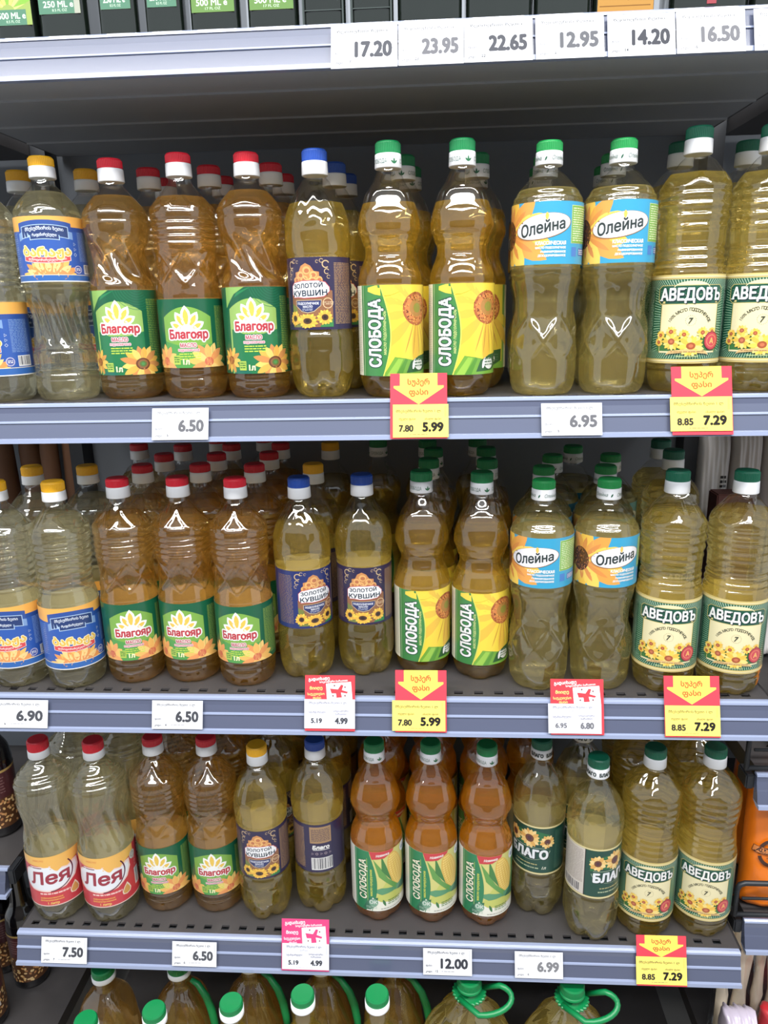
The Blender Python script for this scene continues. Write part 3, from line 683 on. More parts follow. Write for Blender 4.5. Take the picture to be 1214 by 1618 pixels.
# ------------------------------------------------------------------ bottle shapes (mm)
def win(z, a, b, s=5.0):
    def sm(t): t = max(0, min(1, t)); return t * t * (3 - 2 * t)
    return sm((z - a) / s) * sm((b - z) / s)
def ridge(x, sharp): return math.exp(-(math.sin(x) ** 2) * sharp)
def rel_ring(th, z):
    d = 0.0
    d += -2.3 * win(z, 178, 216, 4) * (0.5 + 0.5 * math.cos(2 * PI * (z - 178) / 7.6))
    d += 2.3 * win(z, 132, 176, 5) * (max(ridge(3.5 * (th + .25) + (z - 154) * .085, 14), ridge(3.5 * (th + .25) - (z - 154) * .085, 14)) - .2)
    d += 2.0 * win(z, 218, 250, 5) * max(ridge(3 * th + (z - 220) * .06, 16), ridge(3 * th - (z - 220) * .06, 16))
    d += -1.4 * math.exp(-((z - 26) / 2.2) ** 2) - .8 * math.exp(-((z - 36.5) / 1.2) ** 2) - .8 * math.exp(-((z - 120.5) / 1.2) ** 2)
    d += -1.6 * win(z, -2, 14, 4) * ridge(4 * th, 10)
    return d
def rel_dia(th, z):
    d = 2.4 * win(z, 138, 196, 12) * math.cos(7 * th + (z - 165) * .14)
    d += -1.0 * math.exp(-((z - 212) / 1.8) ** 2) - .8 * math.exp(-((z - 28.5) / 1.2) ** 2) - .8 * math.exp(-((z - 132.5) / 1.2) ** 2)
    d += -1.2 * math.exp(-((z - 20) / 2) ** 2)
    return d - 1.4 * win(z, -2, 14, 4) * ridge(4 * th, 10)
def rel_bar(th, z):
    d = -2.0 * win(z, 134, 214, 5) * (0.5 + 0.5 * math.cos(2 * PI * (z - 134) / 10.0))
    d += -.9 * math.exp(-((z - 122) / 1.3) ** 2) - .9 * math.exp(-((z - 30.5) / 1.3) ** 2)
    d += 1.2 * win(z, 218, 250, 6) * math.cos(3 * th)
    return d - 1.6 * win(z, -2, 16, 5) * ridge(4 * th + .1 * z, 9)
def rel_bar2(th, z):
    d = 2.0 * win(z, 66, 128, 12) * math.cos(14 * th + (z - 95) * .10)
    d += -1.5 * win(z, 36, 58, 2) * (1 - abs(math.sin(6 * th))) - 1.4 * math.exp(-((z - 60) / 1.8) ** 2) - 1.6 * math.exp(-((z - 34) / 1.8) ** 2) - 1.2 * math.exp(-((z - 27) / 1.4) ** 2)
    d += -.9 * math.exp(-((z - 139) / 1.5) ** 2) - 1.0 * math.exp(-((z - 133) / 1.5) ** 2) + 1.0 * win(z, 219, 250, 6) * math.cos(4 * th + .05 * z)
    return d - 1.4 * win(z, -2, 16, 5) * ridge(4 * th, 9)
def rel_zol(th, z):
    d = -.7 * math.exp(-((z - 164) / 1.3) ** 2) - .7 * math.exp(-((z - 78) / 1.3) ** 2) - .6 * math.exp(-((z - 58) / 1.6) ** 2)
    d += .7 * win(z, 196, 240, 8) * math.cos(9 * th) + .5 * win(z, 178, 200, 5) * math.cos(6 * th)
    q = max(0, min(1, (34 - z) / 34)); d += -11.0 * q ** 1.3 * ridge(2.5 * th, 3.2)
    return d + .5 * win(z, 26, 58, 6) * math.cos(10 * th)
def rel_slo(th, z):
    d = 1.3 * win(z, 196, 252, 14) * math.cos(4 * (th + PI / 2) + PI) * (1 if z < 235 else .6)
    d += -1.0 * win(z, 158, 176, 4) * (.5 + .5 * math.cos(4 * (th + PI / 2))) - .8 * math.exp(-((z - 131) / 1.4) ** 2) - .8 * math.exp(-((z - 24) / 1.4) ** 2) - .5 * math.exp(-((z - 184) / 1.3) ** 2)
    q = max(0, min(1, (22 - z) / 22)); return d - 4.5 * q * ridge(2.5 * (th + PI / 2 + .63), 3.0)
def rel_ole(th, z):
    d = -.9 * math.exp(-((z - 144.5) / 1.4) ** 2) - .9 * math.exp(-((z - 135 - 1.2 * math.cos(9 * th)) / 1.8) ** 2) - .8 * math.exp(-((z - 215.5) / 1.3) ** 2) - .8 * math.exp(-((z - 223) / 2) ** 2)
    d += 2.5 * win(z, 40, 98, 9) * (max(ridge(3 * (th + PI / 2) + (z - 62) * .055, 12), ridge(3 * (th + PI / 2) - (z - 62) * .055, 12)) - .25)
    d += -.7 * win(z, 84, 122, 8) * ridge(4 * th + .4, 8)
    q = max(0, min(1, (16 - z) / 16)); return d - 2.6 * q * ridge(3.5 * th, 6)
def rel_ave(th, z):
    d = -1.9 * win(z, 178, 226, 4) * (0.5 + 0.5 * math.cos(2 * PI * (z - 178) / 11.5)) - 1.9 * win(z, 136, 172, 4) * (0.5 + 0.5 * math.cos(2 * PI * (z - 136) / 9.0))
    d += 1.8 * win(z, 226, 262, 8) * math.cos(6 * th + PI) - .9 * math.exp(-((z - 31.5) / 1.5) ** 2) - 1.3 * math.exp(-((z - 24) / 2) ** 2)
    q = max(0, min(1, (24 - z) / 24)); return d - 3.4 * q * ridge(4 * th, 3)
def rel_ley(th, z):
    d = 1.9 * win(z, 124, 206, 16) * math.cos(13 * th + (z - 160) * .085) - .9 * math.exp(-((z - 122) / 1.3) ** 2) - .8 * math.exp(-((z - 32) / 1.3) ** 2)
    d += 1.0 * win(z, 218, 252, 8) * math.cos(2 * PI * (z + 5 * math.sin(th)) / 7.5)
    q = max(0, min(1, (24 - z) / 24)); return d - 3.0 * q * ridge(3.5 * th + .04 * z, 5)

NECK = [(-31, 13.2), (-24, 12.6), (-4, 12.6)]
KIND = {
 'ring': dict(H=284.5, prof=[(0, 30), (3, 34), (9, 37.5), (20, 38.8), (40, 39.2), (119, 39.2), (124, 38.6), (134, 37.4), (148, 35), (158, 34.4), (168, 35.4), (178, 38), (186, 39.2), (214, 39.2), (221, 37.6), (230, 31), (240, 22.5), (249, 16)], rel=rel_ring, oil='oil_tan', fill=236, lab=(38, 119, 39.2), cap='red', hc=(11, 15), desc='green-label', capd='red-capped'),
 'dia': dict(H=282, prof=[(0, 30), (3, 34), (9, 37.5), (20, 38.8), (40, 39.2), (131, 39.2), (138, 38), (150, 33), (165, 30.4), (176, 31), (192, 36), (204, 39), (218, 39), (226, 35.5), (234, 29), (242, 21.5), (249, 15.5)], rel=rel_dia, oil='oil_tan', fill=240, lab=(30, 131, 39.2), cap='red', hc=(11, 15), desc='tall green-label', capd='red-capped'),
 'bar': dict(H=284.5, prof=[(0, 31), (3, 35), (10, 38), (26, 39), (32, 39.4), (120, 39.4), (126, 38.6), (140, 36), (156, 36), (176, 37.6), (196, 39.2), (214, 39.8), (224, 37.5), (233, 31), (242, 23), (251, 16)], rel=rel_bar, oil='oil_pale', fill=240, lab=(32, 120, 39.4), cap='yellow', hc=(13, 13), desc='blue-and-yellow-label', capd='yellow-capped'),
 'bar2': dict(H=285.5, prof=[(0, 31), (3, 35), (10, 38), (24, 39), (34, 38.5), (44, 37.5), (58, 37.5), (66, 35), (80, 32.2), (98, 31.4), (114, 33), (128, 37), (142, 39.4), (216, 39.4), (224, 37.6), (234, 31.5), (243, 23.5), (252, 15.5)], rel=rel_bar2, oil='oil_pale', fill=246, lab=(142, 216, 39.4), cap='yellow', hc=(11, 13), desc='high blue-and-yellow-label', capd='yellow-capped'),
 'zol': dict(H=281.5, prof=[(0, 27), (4, 32), (12, 36), (24, 38.4), (44, 39.2), (70, 39), (80, 37.4), (162, 37.4), (170, 38.6), (186, 39.4), (200, 38.4), (212, 35.6), (222, 31.6), (232, 26), (241, 20), (249, 15)], rel=rel_zol, oil='oil_straw', fill=223, lab=(80.5, 162, 37.4), cap='blue', hc=(13, 15), desc='navy-label', capd='blue-capped'),
 'slo': dict(H=285.2, prof=[(0, 27), (4, 32), (10, 35.4), (18, 37.4), (26, 38.6), (129, 38.6), (136, 38.2), (148, 35), (158, 31), (168, 30), (180, 33), (193, 37), (206, 36.2), (220, 32), (230, 28), (241, 20.5), (252, 14.5)], rel=rel_slo, oil='oil_gold', fill=219, lab=(26, 129, 38.6), cap='green', hc=(13, 15.5), desc='yellow-flower-label', capd='green-capped'),
 'ole': dict(H=280, prof=[(0, 31), (4, 35), (12, 38), (30, 39.2), (54, 39.4), (74, 37.4), (90, 34.4), (104, 34), (118, 36), (130, 38.8), (142, 40.2), (213, 40.4), (220, 38.6), (228, 33.6), (237, 25.5), (246, 17)], rel=rel_ole, oil='oil_light', fill=229, lab=(147, 213, 40.4), cap='lgreen', hc=(11, 14.5), desc='turquoise-label', capd='green-capped'),
 'ave': dict(H=291.5, prof=[(0, 32), (4, 36), (12, 39), (26, 40), (34, 40.6), (133, 40.6), (142, 39.8), (160, 38), (175, 37.4), (190, 39.2), (214, 40.6), (228, 39.2), (240, 32), (250, 23.5), (258, 16.5)], rel=rel_ave, oil='oil_straw', fill=242, lab=(34, 133, 40.6), cap='dgreen', hc=(13, 15.5), desc='green-and-cream-label', capd='green-capped'),
 'ley': dict(H=291.8, prof=[(0, 31), (4, 35.5), (12, 38.6), (26, 40), (34, 40.4), (120, 40.4), (130, 39), (148, 35.5), (164, 34.4), (180, 36.4), (200, 40), (222, 40.4), (234, 37), (244, 30), (252, 22), (259, 16)], rel=rel_ley, oil='oil_pale', fill=258, lab=(34, 120, 40.4), cap='red', hc=(15, 12), desc='red-and-white-label', capd='red-capped'),
}
KIND['zoy'] = dict(KIND['zol'], cap='yellow', capd='yellow-capped')
KIND['cor'] = dict(KIND['slo'], H=287, oil='oil_amber', fill=221, desc='amber corn-label')
KIND['blg'] = dict(KIND['zol'], H=284, cap='dgreen', capd='green-capped', desc='dark-green-label', oil='oil_light')

def densify(a, b, st):
    n = max(1, int(round((b - a) / st))); return [a + (b - a) * i / n for i in range(n + 1)]
MESH = {}
def base_kind(k): return {'zoy': 'zol', 'cor': 'slo', 'blg': 'zol'}.get(k, k)
def bottle_meshes(k):
    b = base_kind(k)
    key = (b, KIND[k]['H'])
    if key not in MESH:
        d = KIND[k]; H = d['H']; pr = list(d['prof']) + [(H + a, r) for a, r in NECK]
        f = pchip([p[0] for p in pr], [p[1] for p in pr]); l0, l1, lr = d['lab']
        def rf(th, z):
            r = f(z)
            q = 0 if (l0 + .2 < z < l1 - .2) else 1
            return r + (d['rel'](th, z) if q else 0)
        zs = densify(0, l0, 1.7) + densify(l0, l1, 14)[1:] + densify(l1, H - 31, 1.7)[1:] + densify(H - 31, H - 4, 6)[1:]
        zf = (lambda th, z: z) 
        bm = grid_lathe(zs, rf, 96, close_bottom=7.0)
        body = bm_mesh(b + '_body', bm, True); body.materials.append(M['pet'])
        fl = d['fill']
        zo = [z for z in zs if z < fl - 1] + [fl]
        rin = lambda th, z: max(2.0, rf(th, z) - (.7 if not (l0 <= z <= l1) else .9))
        bm = grid_lathe(zo, rin, 96, close_bottom=7.9, close_top=fl, zfun=lambda th, z: max(z, 0.9) if z < 5 else z)
        oil = bm_mesh(b + '_oil', bm, True)
        for p in oil.polygons:
            if p.normal.z > .99 and p.center.z > (fl - 1) / 1000: p.use_smooth = False
        MESH[key] = (body, oil)
    return MESH[key]
def cap_meshes(col, hc):
    key = ('cap', col, hc)
    if key not in MESH:
        h1, h2 = hc; R1 = 14.9
        rib = lambda th, z: (R1 - .5 + (.28 * math.cos(48 * th))) if -h1 + 1 < z < -2.2 else (R1 - .4 if z <= -h1 + 1 else R1 - .4 - (z + 2.2) * .75)
        bm = grid_lathe([-h1, -h1 + .9, -h1 + 1.2, -h1 * .5, -2.4, -1.4, -.5, 0], rib, 144, close_top=0.0)
        top = bm_mesh(col + '_cap', bm); top.materials.append(M['cap_' + col])
        bm = grid_lathe([-h1 - h2, -h1 - h2 + .8, -h1 - 3, -h1 - .6, -h1], lambda th, z: 15.0 + .5 * max(0, (-h1 - z) / h2) - (.6 if z in (-h1 - h2, -h1) else 0), 48, close_top=-h1 - .4, close_bottom=-h1 - h2 + 3)
        ring = bm_mesh('white_cap_ring', bm, True); ring.materials.append(M['white_cap'])
        MESH[key] = (top, ring)
    return MESH[key]
def ring_print(txt, h2):
    key = ('rp', txt, h2)
    if key not in MESH:
        a = Art(2 * PI * 15.4, h2)
        if txt == 'slo':
            for u in (-12, 26): a.text('СЛОБОДА', u, h2 * .45, 4.6, (30, 110, 90), 1, w=21)
            for u in (7, 45, -31): a.petal(u, 4, PI / 2, 0, 6, 2, (20, 120, 70), 1); a.petal(u, 4, 2.4, 0, 5, 2, (20, 120, 70), 1); a.petal(u, 4, .75, 0, 5, 2, (20, 120, 70), 1)
        elif txt == 'ole':
            for u in (-17, 12, 40): a.text('Олейна', u, h2 * .48, 4.6, (40, 110, 90), 1, w=17, shear=.25); a.petal(u + 12.5, 4, 1.1, 0, 5, 2, (20, 100, 70), 1)
        else:
            for u in (-24, 0, 24): a.text('БЛАГО', u, h2 * .48, 5.4, (20, 50, 50), 1, w=19, bold=.06)
        MESH[key] = a.bake('cap_ring_print', 15.35, 0, 3.0, .25, .05); MESH[key].materials.append(M['ink'])
    return MESH[key]
LABEL = {}
def label_mesh(k, var=''):
    key = (k, var)
    if key not in LABEL:
        l0, l1, R = KIND[k]['lab']; h = l1 - l0
        a = {'slo': lambda: art_sunflower_yellow(R, h), 'cor': lambda: art_corn(R, h), 'ring': lambda: art_green_lily(R, h, 40, False), 'dia': lambda: art_green_lily(R, h, 56, True),
             'zol': lambda: art_navy_jug(R, h, (26, 44, 112) if var == 'blue' else (44, 36, 76)), 'zoy': lambda: art_navy_jug(R, h), 'ole': lambda: art_turquoise(R, h), 'ave': lambda: art_green_cream(R, h),
             'bar': lambda: art_blue_yellow(R, h, 1.0), 'bar2': lambda: art_blue_yellow(R, h, .84), 'ley': lambda: art_red_white(R, h), 'blg': lambda: art_dark_green(R, h)}[k]()
        me = a.bake(k + '_label', R, l0); me.materials.append(M['ink']); LABEL[key] = me
    return LABEL[key]
def bottle(k, x, y, shelf, rot, label, group, var=''):
    d = KIND[k]; z = ZS[shelf]
    e = empty('oil_bottle', (x, y, z + .0005), math.radians(rot)); tag(e, label, 'oil bottle', group)
    body, oil = bottle_meshes(k)
    link('bottle_body', body, None, e)
    o = link('oil', oil, None, e)
    if not oil.materials: oil.materials.append(M[d['oil']])
    o.material_slots[0].link = 'OBJECT'; o.material_slots[0].material = M[d['oil']]
    link('label', label_mesh('zol' if k == 'zoy' else k, var), None, e)
    top, ring = cap_meshes(d['cap'], d['hc'])
    c = link('cap', top, None, e, (0, 0, d['H'] / 1000))
    r = link('tamper_ring', ring, None, e, (0, 0, d['H'] / 1000))
    p = {'slo': 'slo', 'cor': 'slo', 'ole': 'ole', 'blg': 'blg'}.get(k)
    if p: link('ring_print', ring_print(p, d['hc'][1]), None, r, (0, 0, -sum(d['hc']) / 1000))
    return e

# ------------------------------------------------------------------ floor, back panel, uprights
structure(link('floor', box_mesh('floor', [(-2.2, 2.2, -2.4, 0.9, -0.05, 0.0)]), M['floor']))
structure(link('ceiling', box_mesh('ceiling', [(-2.6, 2.6, -2.6, 1.2, 3.3, 3.35)]), mat('pale_ceiling', (226, 228, 230), .8)))
structure(link('wall_front', box_mesh('wall_front', [(-2.6, 2.6, -2.62, -2.55, 0.0, 2.1)]), mat('opposite_goods_wall', (112, 104, 98), .7, 0, .5, 5)))
structure(link('wall_back', box_mesh('wall_back', [(UX0 - .02, UX1 + .005, DEPTH + .012, DEPTH + .03, 0.0, 2.15)]), M['panel']))
for n, x in (('trim_1', UX0 - .02), ('trim_2', UX1 + .012)):
    structure(link(n, box_mesh(n, [(x - .012, x + .012, DEPTH - .03, DEPTH + .03, 0.0, 2.15)]), M['post']))

# ------------------------------------------------------------------ shelves: slotted steel tray with a sloping plastic price rail
def rail_profile_mesh(name, x0, x1, prof):
    bm = bmesh.new(); a = [bm.verts.new((x0, y, z)) for y, z in prof]; b = [bm.verts.new((x1, y, z)) for y, z in prof]; n = len(prof)
    for i in range(n): bm.faces.new((a[i], a[(i + 1) % n], b[(i + 1) % n], b[i]))
    bm.faces.new(a[::-1]); bm.faces.new(b)
    bmesh.ops.recalc_face_normals(bm, faces=bm.faces[:])
    return bm_mesh(name, bm)
RAIL_FACE = [(.004, -.003), (-.004, -.003), (-.0052, -.010), (-.0085, -.0205), (-.0095, -.0225), (-.0150, -.0395), (.0, -.0395)]
RAIL_TOP = [(.004, .0008), (-.0015, .0012), (-.0045, -.0005), (-.0052, -.003), (.004, -.0045)]
RAIL_MID = [(-.0078, -.0192), (-.0102, -.0198), (-.0108, -.0216), (-.0090, -.0226)]
RAIL_FOOT = [(-.0135, -.0392), (-.0188, -.0400), (-.0196, -.0448), (-.010, -.0448), (.0, -.0405)]
def shelf_tray(x0, x1, depth, holes=True):
    B = [(x0, x1, .020, depth, -.003, 0), (x0, x1, .004, .012, -.003, 0), (x0, x0 + .003, .004, depth, -.030, 0), (x1 - .003, x1, .004, depth, -.030, 0), (x0, x1, .004, .0055, -.03, -.003)]
    p = .0265; n = int((x1 - x0 - .02) / p); x = x0
    for i in range(n):
        hx = x0 + .014 + i * p; B.append((x, hx, .012, .020, -.003, 0)); x = hx + .0115
    B.append((x, x1, .012, .020, -.003, 0))
    return box_mesh('tray', B)
RAILNAME = {'Z': 'top shelf with dark bottles', 'A': 'upper oil shelf', 'B': 'middle oil shelf', 'C': 'lower oil shelf'}
tray_me = shelf_tray(UX0, UX1, DEPTH)
tray_me.materials.append(M['tray'])
under_me = box_mesh('painted_bounce_underside', [(UX0 + .003, UX1 - .003, .0055, DEPTH, -.030, -.024)] + [(UX0 + .004, UX1 - .004, yy, yy + .007, -.0325, -.0298) for yy in (.11, .24, .34)])
under_me.materials.append(mat('underside_painted_bounce_light', (150, 154, 160), .5, .1, .08, 12))  # lighter grey than the tray: bounced light painted into the underside colour
rail_me = [rail_profile_mesh('rail', UX0 + .001, UX1 - .004, q) for q in (RAIL_FACE, RAIL_TOP, RAIL_MID, RAIL_FOOT)]
for me, m in zip(rail_me, ('rail', 'rail_edge', 'rail_edge', 'rail_edge')): me.materials.append(M[m])
LBL = {'Z': 'topmost dark steel shelf carrying small dark bottles, pale price rail', 'A': 'dark steel shelf with bluish price rail under upper row of oil bottles',
       'B': 'dark steel shelf with bluish price rail under middle row of oil bottles', 'C': 'dark steel shelf with bluish price rail under lower row of oil bottles'}
for s in 'ZABC':
    e = empty('shelf', (0, 0, ZS[s])); tag(e, LBL[s], 'shelf', 'shelves of the oil unit')
    link('tray', tray_me, None, e); link('painted_bounce_underside', under_me, None, e)
    r = link('price_rail', rail_me[0], None, e)
    link('top_bead', rail_me[1], None, r); link('middle_ridge', rail_me[2], None, r); link('bottom_lip', rail_me[3], None, r)
e = empty('base_shelf', (0, 0, ZS['D'])); tag(e, 'deep dark base shelf at floor level under large oil jugs', 'shelf')
link('tray', box_mesh('base_tray', [(UX0, UX1, -.17, DEPTH, -.02, 0)]), M['tray'], e); link('plinth', box_mesh('plinth', [(UX0, UX1, -.15, -.13, -.12, -.02)]), M['post'], e)

# ------------------------------------------------------------------ oil bottles
ORD = ['first', 'second', 'third', 'fourth', 'fifth', 'sixth', 'seventh', 'eighth', 'ninth', 'tenth', 'eleventh', 'twelfth', 'thirteenth', 'fourteenth']
FRONT = {
 'A': [('bar', -.4375, .055, -36), ('bar2', -.3552, .0632, -10), ('dia', -.2746, .0711, -9), ('ring', -.1895, .0661, -3), ('dia', -.1069, .0627, 0), ('zol', -.0248, .0546, -17), ('slo', .0613, .045, 0), ('slo', .1459, .046, 0), ('ole', .2438, .0457, 0), ('ole', .3271, .0484, 8), ('ave', .4119, .0563, 8), ('ave', .4945, .056, 8)],
 'B': [('bar', -.4690, .050, -28), ('bar', -.3881, .0479, 0), ('ring', -.3078, .0642, 2), ('ring', -.2281, .068, -12), ('ring', -.1477, .0583, -10), ('zol', -.0664, .0752, 27), ('zol', .0168, .0885, 2), ('slo', .0953, .0904, 6), ('slo', .1757, .0803, 0), ('ole', .2521, .0548, -7), ('ole', .3366, .0575, 28), ('ave', .4177, .0514, 5), ('ave', .4994, .0477, 9)],
 'C': [('ley', -.4666, .0514, 0), ('ley', -.3841, .0516, 0), ('ring', -.304, .0751, -13), ('ring', -.2247, .0761, -4), ('zoy', -.147, .0617, -6), ('zol', -.0635, .0781, -123), ('cor', .0249, .0661, 3), ('cor', .1063, .0655, 3), ('cor', .1866, .0617, 3), ('blg', .2670, .0838, -25), ('blg', .3395, .0400, 45), ('ave', .4197, .0532, 8), ('ave', .5010, .0567, 8)],
}
SHN = {'A': 'upper', 'B': 'middle', 'C': 'lower'}
def place_front():
  for s in 'ABC':
    for i, (k, x, y, rot) in enumerate(FRONT[s]):
          d = KIND[k]; rot -= math.degrees(math.atan2(x - CAM.x, y - CAM.y))
          bottle(k, x, y, s, rot, '%s %s oil bottle, %s from left in front row of %s oil shelf' % (d['capd'], d['desc'], ORD[i], SHN[s]),
                 'front row bottles on the %s oil shelf' % SHN[s], 'blue' if (s, i) == ('B', 5) else '')
# bottles standing behind: (shelf, kind, x, y, front column, row)
BACK = []
def back(s, k, x, y, col, row): BACK.append((s, k, x, y, col, row))
for k, x, y, c, r in (('bar', -.425, .139, 1, 2), ('bar', -.338, .146, 2, 2), ('ring', -.257, .152, 3, 2), ('ring', -.262, .234, 3, 3), ('ring', -.176, .149, 4, 2), ('ring', -.180, .232, 4, 3), ('ring', -.095, .147, 5, 2), ('ring', -.094, .230, 5, 3),
                      ('zol', -.012, .140, 6, 2), ('zol', -.006, .226, 6, 3), ('slo', .076, .129, 7, 2), ('slo', .083, .212, 7, 3), ('slo', .168, .131, 8, 2), ('slo', .172, .214, 8, 3), ('ole', .252, .131, 9, 2), ('ole', .258, .215, 9, 3), ('ole', .336, .134, 10, 2), ('ole', .345, .222, 10, 3),
                      ('ave', .420, .140, 11, 2), ('ave', .4985, .144, 12, 2)): back('A', k, x, y, c, r)
for k, x, y, c, r in (('bar', -.468, .148, 1, 2), ('bar', -.388, .150, 2, 2), ('ring', -.307, .152, 3, 2), ('ring', -.303, .234, 3, 3), ('ring', -.300, .317, 3, 4), ('ring', -.379, .330, 2, 4), ('ring', -.222, .154, 4, 2), ('ring', -.221, .236, 4, 3), ('ring', -.219, .319, 4, 4), ('ring', -.262, .390, 3, 5),
                      ('ring', -.143, .150, 5, 2), ('ring', -.140, .240, 5, 3), ('ring', -.138, .323, 5, 4), ('ring', -.180, .396, 4, 5), ('zoy', -.060, .162, 6, 2), ('zoy', -.056, .340, 6, 4), ('slo', .020, .345, 7, 4), ('slo', .106, .173, 8, 2), ('slo', .113, .254, 8, 3), ('slo', .104, .334, 8, 4), ('slo', .190, .166, 9, 2), ('slo', .194, .258, 9, 3), ('slo', .186, .340, 9, 4),
                      ('ole', .263, .138, 10, 2), ('ole', .289, .219, 10, 3), ('ole', .349, .140, 11, 2), ('ole', .374, .222, 11, 3), ('ole', .333, .292, 10, 4), ('ave', .455, .190, 12, 2), ('ave', .462, .274, 12, 3)): back('B', k, x, y, c, r)
cols_c = FRONT['C']
for i, (k, x, y, rot) in enumerate(cols_c):
    kk = {4: 'zoy', 5: 'zol', 9: 'slo', 10: 'blg', 11: 'ave', 12: 'ave'}.get(i, k)
    if i == 9: kk = 'cor'
    xx = x + (.004 if i != 10 else -.004); yy = y + (.0835 if i not in (10,) else .090)
    if i == 9: xx, yy = x - .006, y + .086
    back('C', kk, xx, yy, i + 1, 2)
    if i not in (9, 10): back('C', kk, xx + .003, yy + .0835, i + 1, 3)
# nudge neighbours apart until no two bottles touch
def rmax(k): return max(p[1] for p in KIND[k]['prof']) / 1000 + .0006
ALLB = [[s, k, x, y, .25] for s in 'ABC' for (k, x, y, r) in FRONT[s]] + [[s, k, x, y, 1.0] for s, k, x, y, c, r in BACK]
for it in range(160):
    for i in range(len(ALLB)):
        for j in range(i + 1, len(ALLB)):
            a, b = ALLB[i], ALLB[j]
            if a[0] != b[0]: continue
            dx, dy = b[2] - a[2], b[3] - a[3]; dd = math.hypot(dx, dy); need = rmax(a[1]) + rmax(b[1]) + .0006 - dd
            if need > 0:
                wa, wb = a[4] / (a[4] + b[4]), b[4] / (a[4] + b[4])
                a[2] -= dx / dd * need * wa; a[3] -= dy / dd * need * wa; b[2] += dx / dd * need * wb; b[3] += dy / dd * need * wb
q = 0
for s in 'ABC':
    for i, t in enumerate(FRONT[s]): FRONT[s][i] = (t[0], ALLB[q][2], ALLB[q][3], t[3]); q += 1
for i, t in enumerate(BACK): BACK[i] = (t[0], t[1], ALLB[q][2], min(ALLB[q][3], DEPTH - .045), t[4], t[5]); q += 1
place_front()
rnd = random.Random(11)
for s, k, x, y, c, r in BACK:
    d = KIND[k]
    bottle(k, x, y, s, rnd.uniform(-40, 40), '%s oil bottle in %s row, behind %s front bottle from left on %s oil shelf' % (d['capd'], ORD[r - 1], ORD[c - 1], SHN[s]),
           'bottles standing behind on the %s oil shelf' % SHN[s])

# ------------------------------------------------------------------ price tags
TILT = -math.atan2(.0150, .0448)
UPV = Vector((0, .0150, .0448)).normalized()
def at_rail(x, y, zs, off=0.0):
    p0 = Vector((0, -.0062 - off, zs)); nrm = Vector((1, 0, 0)).cross(UPV); v = ray(x, y)
    return CAM + v * ((p0 - CAM).dot(nrm) / v.dot(nrm))
def place_card(name, art, box, s, off, label, cat, group, roll=0.0):
    x0, y0, x1, y1 = box; zs = ZS[s]; cx = (x0 + x1) / 2
    top = at_rail(cx, y0, zs, off); bot = at_rail(cx, y1, zs, off)
    w = (at_rail(x1, (y0 + y1) / 2, zs, off) - at_rail(x0, (y0 + y1) / 2, zs, off)).x; h = (top - bot).dot(UPV)
    a = art(w * 1000, h * 1000); me = a.bake(name, None, 0, dl=.03, thick=.35); me.materials.append(M['card'])
    o = link(name, me, None, None, bot); o.rotation_euler = (TILT, math.radians(roll), 0)
    return tag(o, label, cat, group)
INK = (52, 54, 62)
def art_price(price, name, code, faint=0):
    ink = tuple(int(v + (225 - v) * faint * .8) for v in INK)
    def f(w, h):
        a = Art(w, h); a.rect(-w / 2, 0, w / 2, h, (226, 229, 236), 0)
        k = w / 65
        a.text(name, -2 * k, h - 5.6, 2.8, ink, 1, w=w * .76, bold=.03)
        p = len(price); a.text(price, w * .5 - (7.0 * p / 2 + 6.0) * k, h * .45, h * .36, ink, 1, w=(7.0 * p) * k, bold=.05)
        a.text('ფასი:', -w * .38, h * .36, 2.4, ink, 1, bold=.03); a.text('კოდი:', -w * .38, h * .13, 2.4, ink, 1, bold=.03); a.text(code, -w * .22, h * .15, 3.2, ink, 1, bold=.03)
        a.lines(-w * .12, h * .12, w * .16, h * .17, 1, tuple(min(255, v + 90) for v in ink), 1, .5); a.lines(w * .44, h * .6, w * .47, h * .95, 8, (186, 188, 194), 1, .5)
        return a
    return f
def art_sale(old, new):
    def f(w, h):
        a = Art(w, h); a.rect(-w / 2, 0, w / 2, h, (246, 226, 96), 0); ink = (58, 54, 48)
        a.text('მზესუმზირის ზეთი 1 ლ', -w * .04, h * .80, 2.9, (90, 80, 56), 1, w=w * .8, bold=.03)
        a.text('ძველი ფასი', -w * .24, h * .56, 2.4, (90, 80, 56), 1, w=w * .3, bold=.03); a.text('ახალი ფასი', w * .22, h * .56, 2.4, (90, 80, 56), 1, w=w * .3, bold=.03)
        a.text(old, -w * .26, h * .28, h * .2, ink, 1, w=w * .25, bold=.05); a.rect(-w * .2 - 4, h * .27, -w * .2 - 1, h * .27 + .8, ink, 1.5)
        a.text(new, w * .22, h * .32, h * .27, (40, 38, 36), 1, w=w * .36, bold=.055); a.lines(-w * .2, h * .06, w * .12, h * .11, 1, (150, 136, 90), 1, .4)
        a.lines(w * .43, h * .62, w * .465, h * .95, 8, (200, 184, 90), 1, .5)
        return a
    return f
def art_super(vis):
    def f(w, h):
        a = Art(w, h); a.rect(-w / 2, 0, w / 2, h, (224, 30, 60), 0); y1 = h; y0 = h - vis * h; H = y1 - y0; Y = (252, 226, 70)
        pt = [(-.33, 1.0), (-.33, .62), (-.44, .62), (-.44, .56), (0, .05), (.44, .56), (.44, .62), (.33, .62), (.33, 1.0)]
        a.poly([(x * w, y0 + y * H) for x, y in pt], Y, 1)
        a.text('სუპერ', 0, y0 + H * .74, H * .17, (196, 96, 24), 2, w=w * .38, bold=.05); a.text('ფასი', 0, y0 + H * .43, H * .17, (196, 96, 24), 2, w=w * .33, bold=.05)
        return a
    return f
